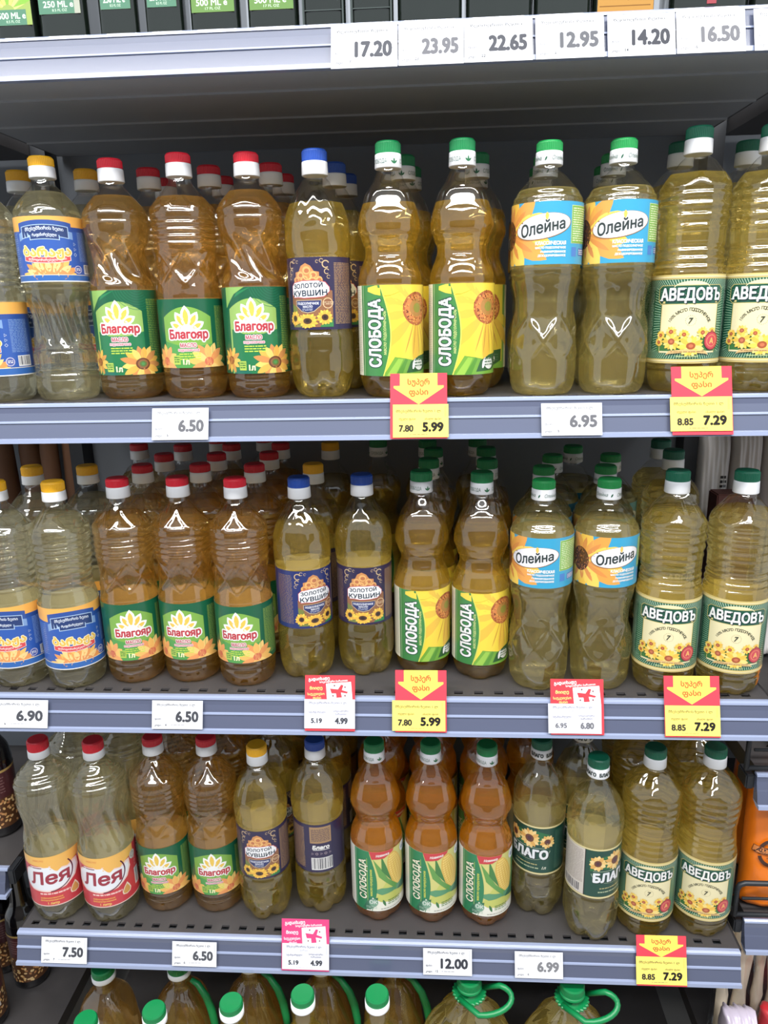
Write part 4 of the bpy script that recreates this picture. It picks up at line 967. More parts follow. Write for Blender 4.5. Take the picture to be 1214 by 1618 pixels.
def art_flag(vis, bg):
    def f(w, h):
        a = Art(w, h); a.rect(-w / 2, 0, w / 2, h, bg, 0); y0 = h - vis * h; H = vis * h; Yl = (250, 224, 120) if bg[2] < 90 else (252, 236, 244)
        a.text('გადაიხადე', -w * .22, y0 + H * .86, H * .13, WHITE, 1, w=w * .42, rot=.07, bold=.02); a.text('სოციალური ბარათით', w * .07, y0 + H * .76, H * .075, WHITE, 1, w=w * .56, rot=.07, bold=.02)
        a.text('მიიღე', -w * .28, y0 + H * .48, H * .12, Yl, 1, w=w * .25, rot=.04, bold=.03); a.text('საუკეთესო', -w * .28, y0 + H * .24, H * .1, Yl, 1, w=w * .34, rot=.02, bold=.02); a.text('ფასი', -w * .26, y0 + H * .08, H * .1, Yl, 1, w=w * .16, bold=.02)
        q = lambda x, y: (x * w, y0 + y * H)
        a.poly([q(-.08, .66), q(.42, .74), q(.45, .02), q(-.06, .02)], (248, 246, 248), 1.5)
        a.poly([q(.0, .46), q(.16, .43), q(.22, .62), q(.27, .60), q(.24, .40), q(.36, .33), q(.34, .26), q(.22, .30), q(.24, .10), q(.13, .08), q(.12, .26), q(.03, .26)], bg, 2)
        for x, y in ((.09, .58), (.30, .52), (.06, .16), (.30, .17)): a.rect(x * w - .5, y0 + y * H - 1.3, x * w + .5, y0 + y * H + 1.3, (120, 60, 70), 2); a.rect(x * w - 1.3, y0 + y * H - .5, x * w + 1.3, y0 + y * H + .5, (120, 60, 70), 2)
        return a
    return f
def art_two(old, new, faint):
    ink = tuple(int(v + (225 - v) * faint) for v in INK)
    def f(w, h):
        a = Art(w, h); a.rect(-w / 2, 0, w / 2, h, (226, 228, 242), 0); soft = (104, 106, 122)
        a.text('მზესუმზირის ზეთი 1 ლ', -w * .04, h * .88, 2.6, soft, 1, w=w * .74, bold=.03); a.text('ქარვა', -w * .04, h * .75, 2.2, soft, 1, w=w * .16)
        a.text('სტანდარტული', -w * .24, h * .56, 2.3, soft, 1, w=w * .34, bold=.03); a.text('სოციალური', w * .22, h * .60, 2.3, soft, 1, w=w * .3, bold=.03); a.text('ბარათით', w * .22, h * .5, 2.3, soft, 1, w=w * .22, bold=.03)
        a.text(old, -w * .26, h * .27, 6.0, ink, 1, w=w * .21, bold=.055); a.text(new, w * .23, h * .27, h * .2, ink, 1, w=w * .24, bold=.06); a.lines(-w * .2, h * .06, w * .16, h * .1, 1, (190, 180, 200), 1, .4)
        a.lines(w * .43, h * .6, w * .465, h * .95, 8, (190, 192, 204), 1, .5)
        return a
    return f
OLV = 'ზეითუნის ზეთი'
SUN = 'მზესუმზირის ზეთი 1 ლ'
TAGX = {}
def tag_no(s, x0): return ORD[sorted(TAGS_ON[s]).index(x0)]
TAGS_ON = {'Z': [523, 630, 734, 847, 961, 1070, 1193], 'A': [240, 621, 856, 1060], 'B': [-18, 240, 481, 620, 867, 1052], 'C': [65, 272, 446, 669, 814, 1006]}
RN = {'Z': 'topmost', 'A': 'upper oil', 'B': 'middle oil', 'C': 'lower oil'}
for s, price, box, code, faint, rl in (('Z', '17.20', (523, 41, 628, 107), '17', .2, 0), ('Z', '23.95', (630, 36, 733, 102), '23', .38, 0), ('Z', '22.65', (734, 31, 842, 97), '22', .18, 0), ('Z', '12.95', (847, 26, 955, 92), '12', .3, 0), ('Z', '14.20', (961, 22, 1068, 88), '14', .12, 0), ('Z', '16.50', (1070, 17, 1179, 83), '16', .4, 0), ('Z', '', (1193, 12, 1300, 78), '', .4, 0),
                             ('A', '6.50', (240, 645, 329, 695), '6', .35, 0), ('A', '6.95', (856, 637, 952, 688), '6', .35, 0), ('B', '6.90', (-18, 1106, 75, 1150), '6', .15, 0), ('B', '6.50', (240, 1107, 320, 1152), '6', .12, 0),
                             ('C', '7.50', (65, 1481, 137, 1522), '7', .15, 0), ('C', '6.50', (272, 1488, 342, 1527), '6', .2, 0), ('C', '12.00', (669, 1499, 746, 1541), '12', .05, 1), ('C', '6.99', (814, 1504, 890, 1546), '6', .5, 0)):
    place_card('price_tag', art_price(price, OLV if s == 'Z' else SUN, code, faint), box, s, 0.0012 if price not in ('17.20',) else .0014,
               ('white price tag reading %s, %s tag from left on %s rail' % (price, tag_no(s, box[0]), RN[s])) if price else 'white price tag cut off at right edge on topmost rail', 'price tag', 'white price tags')
for s, old, new, b1, b2, vis in (('A', '7.80', '5.99', (621, 639, 709, 691), (617, 590, 707, 693), .50), ('A', '8.85', '7.29', (1060, 627, 1158, 681), (1063, 579, 1159, 687), .46), ('B', '7.80', '5.99', (620, 1107, 704, 1155), (625, 1059, 706, 1157), .50), ('B', '8.85', '7.29', (1052, 1115, 1139, 1163), (1051, 1068, 1139, 1165), .49), ('C', '8.85', '7.29', (1006, 1512, 1086, 1556), (1007, 1478, 1086, 1558), .45)):
    place_card('price_tag', art_sale(old, new), b1, s, .0022, 'yellow price tag reading %s, %s tag from left on %s rail' % (new, tag_no(s, b1[0]), RN[s]), 'price tag', 'yellow price tags')
    place_card('promo_card', art_super(vis), b2, s, .0010, 'red card with yellow arrow above %s tag from left on %s rail' % (tag_no(s, b1[0]), RN[s]), 'promo card', 'red arrow cards')
for s, old, new, b1, b2, vis, bg, faint, rl in (('B', '5.19', '4.99', (481, 1105, 561, 1151), (482, 1067, 561, 1155), .44, (214, 30, 50), .1, 1), ('B', '6.95', '6.80', (867, 1112, 951, 1159), (871, 1073, 955, 1161), .45, (214, 30, 50), .35, 0), ('C', '5.19', '4.99', (446, 1491, 520, 1532), (445, 1452, 520, 1534), .50, (216, 40, 116), .1, 0)):
    place_card('price_tag', art_two(old, new, faint), b1, s, .0022, 'white two-price tag ending %s, %s tag from left on %s rail' % (new, tag_no(s, b1[0]), RN[s]), 'price tag', 'two price tags')
    place_card('promo_card', art_flag(vis, bg), b2, s, .0010, '%s flag promotion card above %s tag from left on %s rail' % ('red' if bg[2] < 90 else 'pink', tag_no(s, b1[0]), RN[s]), 'promo card', 'flag cards')

# ------------------------------------------------------------------ dark square bottles on the topmost shelf
M['dark_glass'] = mat('dark_green_glass', (14, 20, 16), 0.06, 0, .2, 20, 0, .6, .7)
M['dark_cap'] = mat('dark_screw_cap', (26, 28, 26), .4)
M['emboss'] = mat('raised_glass_lettering', (46, 54, 52), .12, 0, 0, 1, 0, .6, .8)
def superr(w, d, th, p=7.0):
    c, q = abs(math.cos(th)) / (w / 2), abs(math.sin(th)) / (d / 2)
    return 1.0 / ((c ** p + q ** p) ** (1 / p))
def square_bottle(w, d, H, chamfer):
    zs = [0, 1.5, 4, 10, 30, 60, 100, 140, H * .62, H * .66, H * .70, H * .74, H * .78, H * .84, H * .92]
    def rf(th, z):
        k = 1.0
        if z < 4: k = .93 + .07 * math.sqrt(max(0, 1 - ((4 - z) / 4) ** 2))
        b = superr(w, d, th) * k
        if chamfer and 8 < z < H * .6: b -= 1.6 * win(z, 8, H * .6, 6) * ridge(2 * th, 40)
        t = min(1, max(0, (z - H * .6) / (H * .19))); t = t * t * (3 - 2 * t)
        return b * (1 - t) + 12.5 * t
    bm = grid_lathe(zs, rf, 64, close_bottom=2.0, close_top=H * .92)
    me = bm_mesh('square_glass', bm, True); me.materials.append(M['dark_glass']); return me
OLIVES = [(-6, 56, 'g', 'leaf-green label, leftmost'), (62, 137, 'g2', 'pale green label, second from left'), (157, 217, '250', '250 ML label, third from left'), (230, 289, '250', '250 ML label, fourth from left'), (300, 378, '500', '500 ML green label, fifth from left'), (391, 471, '500', '500 ML green label, sixth from left'),
          (477, 546, 'em', 'embossed lettering, first of two'), (553, 622, 'em', 'embossed lettering, second of two'), (628, 731, '', 'no label low down, ninth from left'), (737, 842, '', 'no label low down, tenth from left'), (846, 935, '', 'no label low down, eleventh from left'), (939, 1037, 'am', 'amber-brown label above the 14.20 tag'), (1062, 1186, 'rd', 'small red mark above the 16.50 tag'), (1192, 1290, '', 'cut off by the right photo edge')]
for x0, x1, kind, lb in OLIVES:
    pa, pb = at_y(x0, 62 - 52 * x0 / 1214, .018), at_y(x1, 62 - 52 * x1 / 1214, .018)
    w = (pb.x - pa.x) * 1000; dpt = min(w, 62); H = 240 if w < 55 else 275
    e = empty('oil_flask', ((pa.x + pb.x) / 2, .018 + dpt / 2000, ZS['Z'] + .0005)); tag(e, 'dark square glass bottle, ' + lb + ', topmost shelf', 'bottle', 'dark bottles on the topmost shelf')
    link('glass_body', square_bottle(w, dpt, H, kind in ('', 'rd')), None, e)
    bm = grid_lathe([H * .90, H * .905, H * .99, H], lambda th, z: 14.5 if z < H - .5 else 13.5, 32, close_top=H, close_bottom=H * .9)
    link('cap', bm_mesh('flask_cap', bm), M['dark_cap'], e)
    if kind in ('g', 'g2', '250', '500', 'am', 'rd'):
        lw = w * {'g': .96, 'g2': .86, '250': .78, '500': .86, 'am': .9, 'rd': .12}[kind]; z0 = {'g': 19, 'g2': 28, '250': 30, '500': 23, 'am': 6, 'rd': 10}[kind]; lh = 100 if kind != 'rd' else 24
        a = Art(lw, lh); base = {'g': (140, 162, 84), 'g2': (160, 164, 150), '250': (136, 154, 138), '500': (150, 156, 104), 'am': (170, 124, 50), 'rd': (150, 60, 70)}[kind]
        a.rect(-lw / 2, 0, lw / 2, lh, base, 0)
        if kind in ('g', 'g2', '250', '500'):
            a.rect(-lw / 2, 0, lw / 2 * (.72 if kind in ('g', 'g2') else 1), 15, (82, 126, 104) if kind != '500' else (98, 134, 72), 1)
            a.text({'g': '500 ML e', 'g2': '250 ML e', '250': '250 ML e', '500': '500 ML e'}[kind], -1, 9.4, 6.2, (214, 230, 214), 2, w=lw * .72, bold=.02); a.text('17 FL OZ' if kind == '500' else '8.5 FL OZ', 0, 3.6, 2.6, (200, 220, 200), 2, w=lw * .36)
            for i in range(7): a.petal(-lw * .1, 12, math.radians(30 + i * 20), 8, 60, 7, ((226, 196, 90), (120, 170, 60), (200, 210, 110))[i % 3], .5)
        elif kind == 'am':
            a.rect(-lw / 2 + 2, 5, lw / 2 - 3, 6, (120, 80, 30), 1); a.poly([(2, 10), (10, 14), (20, 13), (26, 17), (8, 17)], (90, 70, 40), 1); a.rect(-lw / 2 + 2, 20, lw / 2 - 2, lh - 4, (196, 150, 70), .5)
        me = a.bake('flask_label', None, z0, thick=.3); me.materials.append(M['card']); link('label', me, None, e, (0, -dpt / 2000 - .0002, 0))
    if kind == 'em':
        a = Art(w * .9, 16); a.text('OLIVE LINE', 0, 8, 7, (90, 96, 96), 1, w=w * .66, bold=.02); me = a.bake('raised_lettering', None, 24, dl=.6); me.materials.append(M['emboss']); link('raised_lettering', me, None, e, (0, -dpt / 2000 + .0002, 0))
        link('raised_band', box_mesh('raised_band', [(-w * .00042, w * .00042, -.0009, .0004, .0195, .0205), (-w * .00047, -w * .00043, -.0012, .0004, .006, .05), (w * .00043, w * .00047, -.0012, .0004, .006, .05)]), M['emboss'], e, (0, -dpt / 2000, 0))

# ------------------------------------------------------------------ big bottles and jugs on the base shelf
def big_body(R, H, relief, fill, oilm):
    pr = [(0, R * .86), (6, R * .96), (16, R), (H * .55, R), (H * .64, R * .97), (H * .74, R * .80), (H * .81, R * .56), (H * .87, R * .33), (H * .90, 17), (H - 4, 16)]
    f = pchip([p[0] for p in pr], [p[1] for p in pr]); zs = densify(0, H - 4, 4.5)
    rf = lambda th, z: f(z) + relief(th, z) * min(1, f(z) / R)
    b = bm_mesh('big_body', grid_lathe(zs, rf, 96, close_bottom=8), True); b.materials.append(M['pet'])
    zo = [z for z in zs if z < fill - 2] + [fill]
    o = bm_mesh('big_oil', grid_lathe(zo, lambda th, z: max(2, rf(th, z) - .9), 96, close_bottom=9, close_top=fill, zfun=lambda th, z: max(z, 1.2)), True); o.materials.append(M[oilm])
    return b, o
def big_cap(R, hs, m, col='cap_green'):
    h1, h2 = hs
    t = bm_mesh('big_cap', grid_lathe([-h1, -h1 + 1, -h1 + 1.4, -2.4, -1, 0], lambda th, z: (R + .3 * math.cos(60 * th)) if -h1 + 1 < z < -2.5 else R - max(0, z + 2.4) * .6, 120, close_top=0)); t.materials.append(M[col])
    r = bm_mesh('big_ring', grid_lathe([-h1 - h2, -h1 - h2 + 1, -h1], lambda th, z: R + .9, 40, close_top=-h1, close_bottom=-h1 - h2), True); r.materials.append(M[m])
    return t, r
rel_swirl = lambda th, z: 2.6 * win(z, 60, 250, 20) * math.cos(3 * th + z * .045)
rel_ribs = lambda th, z: 2.4 * win(z, 30, 320, 25) * math.cos(9 * th) + 1.0 * math.cos(2 * PI * z / 16) * win(z, 40, 200, 10)
def big_bottle(px, py, Y, R, relief, oilm, capR, hs, ringm, label, handle, group, name):
    p = at_y(px, py, Y); H = (p.z - ZS['D']) * 1000
    e = empty(name, (p.x, Y, ZS['D'] + .0005)); tag(e, label, 'oil bottle', group)
    b, o = big_body(R, H, relief, H * .83, oilm)
    link('bottle_body', b, None, e); link('oil', o, None, e)
    t, r = big_cap(capR, hs, ringm); link('cap', t, None, e, (0, 0, H / 1000)); link('tamper_ring', r, None, e, (0, 0, H / 1000))
    if handle == 'collar':
        bm = bmesh.new(); z = H / 1000 - .030; n = 40
        ring = bm_mesh('collar', grid_lathe([0, 1, 3.4, 4.2], lambda th, z: 24 + 1.2 * math.cos(24 * th) - (1.5 if z in (0, 4.2) else 0), 96, close_top=4.2, close_bottom=0)); ring.materials.append(M['cap_green']); link('collar', ring, None, e, (0, 0, z))
        pts = [Vector((.022 * math.cos(a) + (.052 if False else 0), .022 * math.sin(a), 0)) for a in (0,)]
        arc = [Vector((-.020 + .004, -.012, 0))] + [Vector((.012 + .052 * math.sin(a) * .9, -.030 - .012 * math.cos(a * 1.2), .004 + .030 * (1 - math.cos(a)) * .55)) for a in [i * .22 for i in range(12)]] + [Vector((.021, .008, 0))]
        tube(bm, arc, .0042, 8); me = bm_mesh('strap', bm, True); me.materials.append(M['cap_green']); link('carry_handle', me, None, e, (0, 0, z + .002))
        link('sleeve', big_label(R, H), None, e)
    elif handle == 'strap':
        bm = bmesh.new(); z = H / 1000
        tube(bm, [Vector((.018, 0, z - .035)), Vector((.030, -.004, z - .040)), Vector((.044, -.010, z - .058)), Vector((.052, -.014, z - .080)), Vector((.056, -.016, z - .105)), Vector((.057, -.016, z - .13))], [.004, .005, .006, .0065, .006, .005], 8)
        me = bm_mesh('strap', bm, True); me.materials.append(M['cap_green']); link('carry_handle', me, None, e)
    return e
def big_label(R, H):
    a = Art(2 * PI * R, H * .34); a.rect(-PI * R, 0, PI * R, H * .34, (226, 206, 90), 0); a.rect(-PI * R, 0, PI * R, 14, (30, 120, 70), 1); a.flower(0, H * .17, 14, 36, 18, ((246, 200, 40), (236, 176, 30)), ((120, 70, 30), (160, 100, 40)), 1)
    me = a.bake('sleeve', R, H * .13, 8.0); me.materials.append(M['ink']); return me
for i, (px, py) in enumerate(((742, 1543), (905, 1553))):
    big_bottle(px, py, .0, 73, rel_ribs, 'oil_straw', 17.5, (13, 5), 'cap_green', 'large clear oil jug with green collar and carry handle, %s of two at photo bottom' % ('left' if i == 0 else 'right'), 'collar', 'large oil jugs on the base shelf', 'oil_jug')
for i, (px, py) in enumerate(((162, 1527), (282, 1520), (395, 1508), (508, 1512), (622, 1512))):
    big_bottle(px, py, .075, 49, rel_swirl, 'oil_tan', 18, (12, 9), 'white_cap', 'big round oil bottle with green cap and strap, %s from left on base shelf' % ORD[i], 'strap' if i else None, 'big round bottles on the base shelf', 'big_oil_bottle')
for i, (px, py) in enumerate(((135, 1610), (243, 1594), (365, 1582), (478, 1569), (596, 1569))):
    big_bottle(px, py, -.055, 46, rel_swirl, 'oil_straw', 16.4, (11, 11), 'white_cap', 'green-capped oil bottle, %s from left in the low front row at photo bottom' % ORD[i], None, 'front bottles on the base shelf', 'big_oil_bottle')

# ------------------------------------------------------------------ neighbouring units
def side_shelf(name_lbl, x0, x1, y0, z, fence=False):
    e = empty('side_shelf', (0, y0, z)); tag(e, name_lbl, 'shelf')
    me = box_mesh('side_tray', [(x0, x1, .004, .45 - y0, -.028, -.0005)]); me.materials.append(M['tray']); link('tray', me, None, e)
    r = link('price_rail', rail_profile_mesh('side_rail', x0 - (.006 if x0 > 0 else 0), x1 - (.004 if x0 < 0 else 0), RAIL_FACE), M['rail'], e)
    link('top_bead', rail_profile_mesh('side_bead', x0 - (.006 if x0 > 0 else 0), x1, RAIL_TOP), M['rail_edge'], r); link('bottom_lip', rail_profile_mesh('side_lip', x0 - (.006 if x0 > 0 else 0), x1, RAIL_FOOT), M['rail_edge'], r)
    link('end_bracket', box_mesh('end_bracket', [((x0 - .018, x0 - .006, .0, .03, -.026, -.004) if x0 > 0 else (x1 - .002, x1 + .010, -.004, .03, -.030, -.002))], .002), M['post'], e)
    if fence:
        xl = x0 - .020
        bm = bmesh.new(); tube(bm, [(x1, 0, .062), (xl + .010, 0, .062), (xl + .003, 0, .059), (xl, 0, .052), (xl, 0, .006)], .0038, 8); tube(bm, [(x1, 0, .008), (xl, 0, .008)], .0034, 8)
        link('wire_guard', bm_mesh('wire_guard', bm, True), M['post'], e)
        bm = bmesh.new(); tube(bm, [(x1, 0, .036), (xl + .008, 0, .036)], .0022, 6); link('guard_bar', bm_mesh('guard_bar', bm, True), M['post'], e)
    return e
structure(link('wall_left', box_mesh('wall_left', [(-1.4, UX0 - .034, .475, .49, 0, 2.15)]), M['panel']))
structure(link('wall_right', box_mesh('wall_right', [(UX1 + .03, 1.5, .475, .49, 0, 2.15)]), M['panel']))
RZ1, RZ2, RZ3 = .793, .5505, .20
side_shelf('right neighbouring shelf with wire guard, above the orange bag', .558, 1.05, .04, RZ1, True)
side_shelf('right neighbouring shelf with wire guard, holding the orange bag', .566, 1.05, .04, RZ2, True)
side_shelf('low right neighbouring shelf under the red bags', .57, 1.05, .04, RZ3)
side_shelf('left neighbouring shelf holding a dark bottle beside the lower oil shelf', -1.0, -.578, .10, .556)
side_shelf('low left neighbouring shelf holding several dark bottles', -1.0, -.56, .06, .20)
side_shelf('left neighbouring shelf holding brown loaves', -1.0, -.56, .26, .88)

side_shelf('added topmost left neighbouring shelf, unseen, shading the left unit', -1.3, -.545, .02, 1.70)  # unseen shelf added to shade the left unit
side_shelf('added topmost right neighbouring shelf, unseen, shading the right unit', .575, 1.4, .02, 1.70)  # its right-hand twin, likewise added only for shade
side_shelf('added left neighbouring shelf shading the brown loaves', -1.3, -.56, .10, 1.31)  # added over the loaves to keep lamp light off them
side_shelf('added right neighbouring shelf shading the white bags', .58, 1.4, .10, 1.31)  # added over the white bags to darken them
M['sauce_glass'] = mat('near_black_bottle', (16, 15, 18), .09, 0, .2, 20, 0, .5, .6)
def art_nuts(R, h, plate):
    a = Art(2 * PI * R, h); W = PI * R; a.rect(-W, 0, W, h, (86, 40, 44), 0); a.rect(-W, 0, W, h * .52, (96, 58, 26), 1); r_ = random.Random(4)
    for i in range(150): x, y = r_.uniform(-W, W), r_.uniform(2, h * .5); a.ell(x, y, 3.0, 2.0, r_.choice(((240, 190, 116), (226, 164, 92), (248, 210, 144), (196, 132, 70))), 1.3 + i * .003, 7, r_.uniform(0, 3))
    a.lines(-30, h * .6, 20, h * .9, 6, (140, 100, 100), 1, .35, 3); a.rect(-W, h * .96, W, h, (206, 170, 90), 1.4)
    if plate: a.poly([(-26, h * .2), (24, h * .22), (20, h * .72), (-4, h * .86), (-26, h * .8)], (226, 216, 206), 3); a.ell(-6, h * .36, 12, 5, (130, 40, 40), 3.4, 18); a.poly([(0, h * .72), (30, h * .98), (44, h * .98), (24, h * .7)], (226, 190, 80), 2.8)
    return a
def sauce(p, z, H, R, label, plate, rot):
    e = empty('sauce_bottle', (p[0], p[1], z + .0005), math.radians(rot)); tag(e, label, 'bottle', 'dark bottles of the left neighbouring unit')
    pr = [(0, R * .9), (4, R), (H * .50, R), (H * .58, R * .92), (H * .68, R * .55), (H * .76, 15), (H * .92, 13), (H * .94, 12.5)]
    f = pchip([q[0] for q in pr], [q[1] for q in pr])
    me = bm_mesh('sauce_glass', grid_lathe(densify(0, H * .94, 6), lambda th, zz: f(zz), 40, close_bottom=3, close_top=H * .94), True); me.materials.append(M['sauce_glass']); link('glass_body', me, None, e)
    me = art_nuts(R, H * .40, plate).bake('nut_label', R, H * .07); me.materials.append(M['ink']); link('label', me, None, e)
    me = bm_mesh('sauce_cap', grid_lathe([H * .93, H * .935, H * .99, H], lambda th, zz: 15 if zz < H - 1 else 14, 32, close_top=H, close_bottom=H * .93)); link('cap', me, M['dark_cap'], e)
sauce((-.640, .196), .556, 268, 31, 'dark bottle with nut-picture label, left of lower oil shelf, highest one', False, 20)
sauce((-.655, .225), .20, 262, 31, 'dark bottle with nut label half hidden behind lower rail end', False, 30)
sauce((-.690, .135), .20, 262, 34, 'dark bottle with nut label and cream plate at bottom left corner', True, 38)
sauce((-.722, .255), .20, 262, 31, 'dark bottle with nut label at the left photo edge, farther back', False, 10)

M['loaf'] = mat('brown_crust', (98, 66, 44), .75, 0, .25, 14, .3)
for i, (x, y, w) in enumerate(((-.668, .42, .034), (-.622, .43, .034), (-.582, .42, .028), (-.550, .435, .026))):
    me = bm_mesh('loaf', grid_lathe([0, 6, 20, 60, 130, 220, 300, 350, 368, 376], lambda th, z: (w * 1000 * .56) * (1 if 20 < z < 350 else .86 if 5 < z < 360 else .55) + 1.4 * math.sin(3 * th + z * .03 + i), 32, close_bottom=0, close_top=378), True); me.materials.append(M['loaf'])
    o = link('bread_loaf', me, None, None, (x, y, .8802)); tag(o, 'dim brown loaf standing upright behind the yellow caps, %s from left' % ORD[i], 'bread', 'brown loaves of the left neighbouring unit')

def bag_face(w, h, d, seed, crinkle, dx=0.0, dz=0.0):
    """depth of the front of a bag at (x, z), for print that lies on it"""
    r_ = random.Random(seed); ph = [r_.uniform(0, 6) for _ in range(8)]
    def f(x, z):
        v = min(.999, max(.001, (z + dz) / h)); end = min(1, (v / .025)) ** .6 * min(1, ((1 - v) / .10)) ** .6
        u = max(-.995, min(.995, (x + dx) / (w / 2 * (1 - .05 * end)))); puff = (1 - abs(u) ** 7.0) ** .5
        return -(d / 2 * puff * end + crinkle * (math.sin(9 * u + ph[0] + 5 * v) * math.sin(13 * v + ph[1]) + .6 * math.sin(21 * u + 9 * v + ph[2])) * (.3 + puff * end)) - .0034
    return f
def pillow(w, h, d, seed, crinkle=.003, n=36):
    """sealed bag: flat top and bottom seams, puffed middle, crinkled film"""
    r_ = random.Random(seed); ph = [r_.uniform(0, 6) for _ in range(8)]; bm = bmesh.new(); g = {}
    for s_ in (-1, 1):
        for i in range(n + 1):
            for j in range(n + 1):
                u, v = i / n * 2 - 1, j / n
                puff = (1 - abs(u) ** 7.0) ** .5 if abs(u) < 1 else 0
                end = min(1, (v / .025)) ** .6 * min(1, ((1 - v) / .10)) ** .6 if 0 < v < 1 else 0
                y = s_ * d / 2 * puff * end
                y += s_ * crinkle * (math.sin(9 * u + ph[0] + 5 * v) * math.sin(13 * v + ph[1]) + .6 * math.sin(21 * u + 9 * v + ph[2])) * (.3 + puff * end) if (abs(u) < 1 and 0 < v < 1) else 0
                xx = u * w / 2 * (1 - .05 * end)
                key = (0 if (abs(u) == 1 or v in (0, 1)) else s_, i, j)
                if key not in g: g[key] = bm.verts.new((xx, y, v * h))
    for s_ in (-1, 1):
        for i in range(n):
            for j in range(n):
                vs = []
                for a, b in ((i, j), (i + 1, j), (i + 1, j + 1), (i, j + 1)):
                    k = (0 if (a in (0, n) or b in (0, n)) else s_, a, b); vs.append(g[k])
                try: bm.faces.new(vs if s_ < 0 else vs[::-1])
                except ValueError: pass
    return bm_mesh('bag', bm, True)
M['bag_orange'] = mat('orange_bag_film', (206, 106, 18), .38, 0, .12, 18, .2, .3)
M['bag_white'] = mat('white_paper_bag', (206, 202, 200), .6, 0, .1, 10, .2)
M['bag_red'] = mat('red_bag_film', (176, 34, 42), .42, 0, .1, 18, .2, .4)
M['bag_lilac'] = mat('lilac_bag_film', (196, 186, 204), .3, 0, .1, 18, .2, .4)
M['stick'] = mat('pale_cream_stick', (246, 232, 208), .5, 0, .12, 30, .1)
# orange bag with its stamp
e = empty('snack_bag', (.648, .079, RZ2 + .0005), math.radians(-4)); tag(e, 'orange snack bag with dark round stamp behind the wire guard', 'bag')
link('bag_film', pillow(.175, .205, .05, 3, .0012), M['bag_orange'], e)
a = Art(70, 60); br = (70, 34, 16)
a.ring(0, 30, 21, 26, br, 1, 30, .35, 2.9); a.ring(0, 30, 21, 26, br, 1, 30, 3.55, 6.0); a.rect(-32, 24.5, 34, 35.5, br, .6); a.rect(-31.4, 25.3, 33.4, 34.7, (226, 130, 40), .9); a.text('ALL NATURAL', 1, 30, 6.2, br, 1.4, w=58, bold=.03); a.lines(-11, 40, 11, 43, 1, (150, 80, 20), 1.2, .6); a.lines(-11, 17, 11, 20, 1, (150, 80, 20), 1.2, .6)
ca_, sa_ = math.cos(-.16), math.sin(-.16)
a.items = [([((x * ca_ - (y - 30) * sa_) - 44, (x * sa_ + (y - 30) * ca_) + 100) for x, y in v], f, c, l) for v, f, c, l in a.items]; a.w, a.h = 160, 200
me = a.bake('stamp', None, 0, grid=3.0, fit=bag_face(.175, .205, .05, 3, .0012)); me.materials.append(M['ink']); link('stamp', me, None, e)
o = link('snack_bag', pillow(.16, .20, .06, 9), M['bag_orange'], None, (.660, .170, RZ2 + .0005)); tag(o, 'plain orange snack bag standing behind the stamped orange bag', 'bag')
o = link('snack_bag', pillow(.16, .11, .05, 19), M['bag_orange'], None, (.672, .105, RZ1 + .0005)); tag(o, 'orange snack bag on the upper right neighbouring shelf', 'bag')
# white bags seen past the right end of the middle shelf
for i, (x, y, w, h) in enumerate(((.595, .42, .052, .43), (.646, .415, .05, .44), (.700, .41, .056, .44))):
    e = empty('flour_bag', (x, y, RZ1 + .0005)); tag(e, 'dim white paper bag with dark print behind the last green caps, %s from left' % ORD[i], 'bag', 'white bags of the right neighbouring unit')
    link('bag_paper', pillow(w, h, .05, 30 + i, .0012), M['bag_white'], e)
    a = Art(w * 700, 260); a.lines(w * 120, 130, w * 330, 240, 14, (60, 56, 56), 1, .6, 7 + i); a.poly([(-w * 340, 60), (-w * 290, 70), (-w * 270, 130), (-w * 300, 170), (-w * 345, 140)], (70, 96, 70), 1); a.poly([(w * 60, 30), (w * 330, 70), (w * 330, 110), (w * 100, 60)], (150, 100, 70), 1)
    me = a.bake('bag_print', None, 100, grid=6.0, fit=bag_face(w, h, .05, 30 + i, .0012)); me.materials.append(M['ink']); link('bag_print', me, None, e)
o = link('carton', box_mesh('carton', [(-.03, .03, -.02, .02, 0, .325)], .002), mat('dark_red_carton', (84, 44, 38), .6), None, (.600, .335, RZ1 + .0002)); tag(o, 'dim dark red carton below the white bags at right', 'carton')
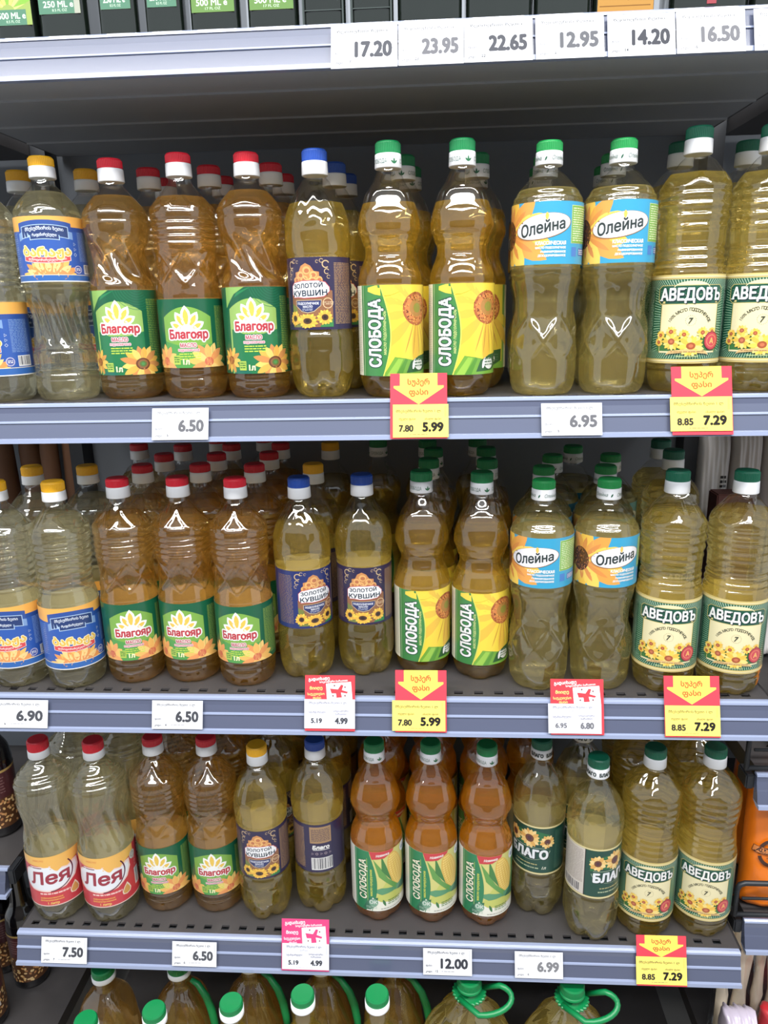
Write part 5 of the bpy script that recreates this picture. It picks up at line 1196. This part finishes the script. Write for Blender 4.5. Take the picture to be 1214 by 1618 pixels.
# pack of pale sticks, red bags
e = empty('stick_pack', (.668, .150, RZ3 + .0005), 0); tag(e, 'clear pack of pale cream sticks under the right guard shelf', 'snack pack')
for i in range(9):
    bm = bmesh.new(); x = -.075 + i * .0185; tl = .020 * math.sin(i * 2.1); tube(bm, [(x, .0, .012), (x + tl * .5, -.002, .10), (x + tl, .0, .20), (x + tl * 1.3, .001, .27)], [.008, .0098, .0098, .008], 10); link('stick', bm_mesh('stick', bm, True), M['stick'], e)
for i in range(3):
    bm = bmesh.new(); z = .21 + i * .024; tube(bm, [(-.06, -.022, z), (0, -.024, z + .006), (.075, -.022, z + .002)], .0088, 10); link('stick', bm_mesh('stick', bm, True), M['stick'], e)
link('wrap', pillow(.19, .285, .075, 12, .004), M['film'], e)
def printed_bag(x, y, z, w, h, d, seed, m, lb, art):
    e = empty('snack_bag', (x, y, z + .0005)); tag(e, lb, 'bag'); link('bag_film', pillow(w, h, d, seed, .003), m, e)
    a = Art(w * 900, h * 960); art(a, w * 900, h * 960); me = a.bake('bag_print', None, h * 20, grid=5.0, fit=bag_face(w, h, d, seed, .003)); me.materials.append(M['ink']); link('bag_print', me, None, e); return e
def pr_red(a, w, h):
    a.ell(w * .22, h * .72, 30, 20, (206, 140, 66), 1, 24, -.5)
    for i in range(4): a.poly([(w * .08 + i * 12, h * .60), (w * .12 + i * 12, h * .60 + 1), (w * .18 + i * 12, h * .82)], (90, 50, 24), 1.4)
    a.poly([(-w * .4, h * .5), (-w * .1, h * .62), (-w * .16, h * .84), (-w * .42, h * .8)], (240, 232, 214), 1); a.lines(-w * .1, h * .40, w * .36, h * .52, 3, (246, 220, 216), 1, .45, 5)
printed_bag(.680, .078, RZ3, .120, .150, .045, 21, M['bag_red'], 'red snack bag with bread picture at the lower right corner', pr_red)
def pr_wr(a, w, h):
    a.rect(-w * .45, h * .1, w * .45, h * .45, (226, 60, 60), 1); a.poly([(-w * .4, h * .5), (w * .3, h * .62), (w * .34, h * .86), (-w * .3, h * .9)], (214, 50, 50), 1); a.ell(-w * .05, h * .74, w * .2, h * .08, (90, 30, 30), 1.4)
printed_bag(.590, .078, RZ3, .052, .140, .045, 23, M['bag_lilac'], 'white and red glossy bag between lower rail end and red bag', pr_wr)
def pr_li(a, w, h): a.rect(-w * .4, h * .1, w * .4, h * .5, (220, 160, 60), 1); a.rect(-w * .4, h * .5, w * .4, h * .56, (160, 40, 120), 1)
printed_bag(.560, .300, RZ3, .05, .245, .04, 25, M['bag_lilac'], 'narrow lilac bag standing deep under the lower rail at right', pr_li)
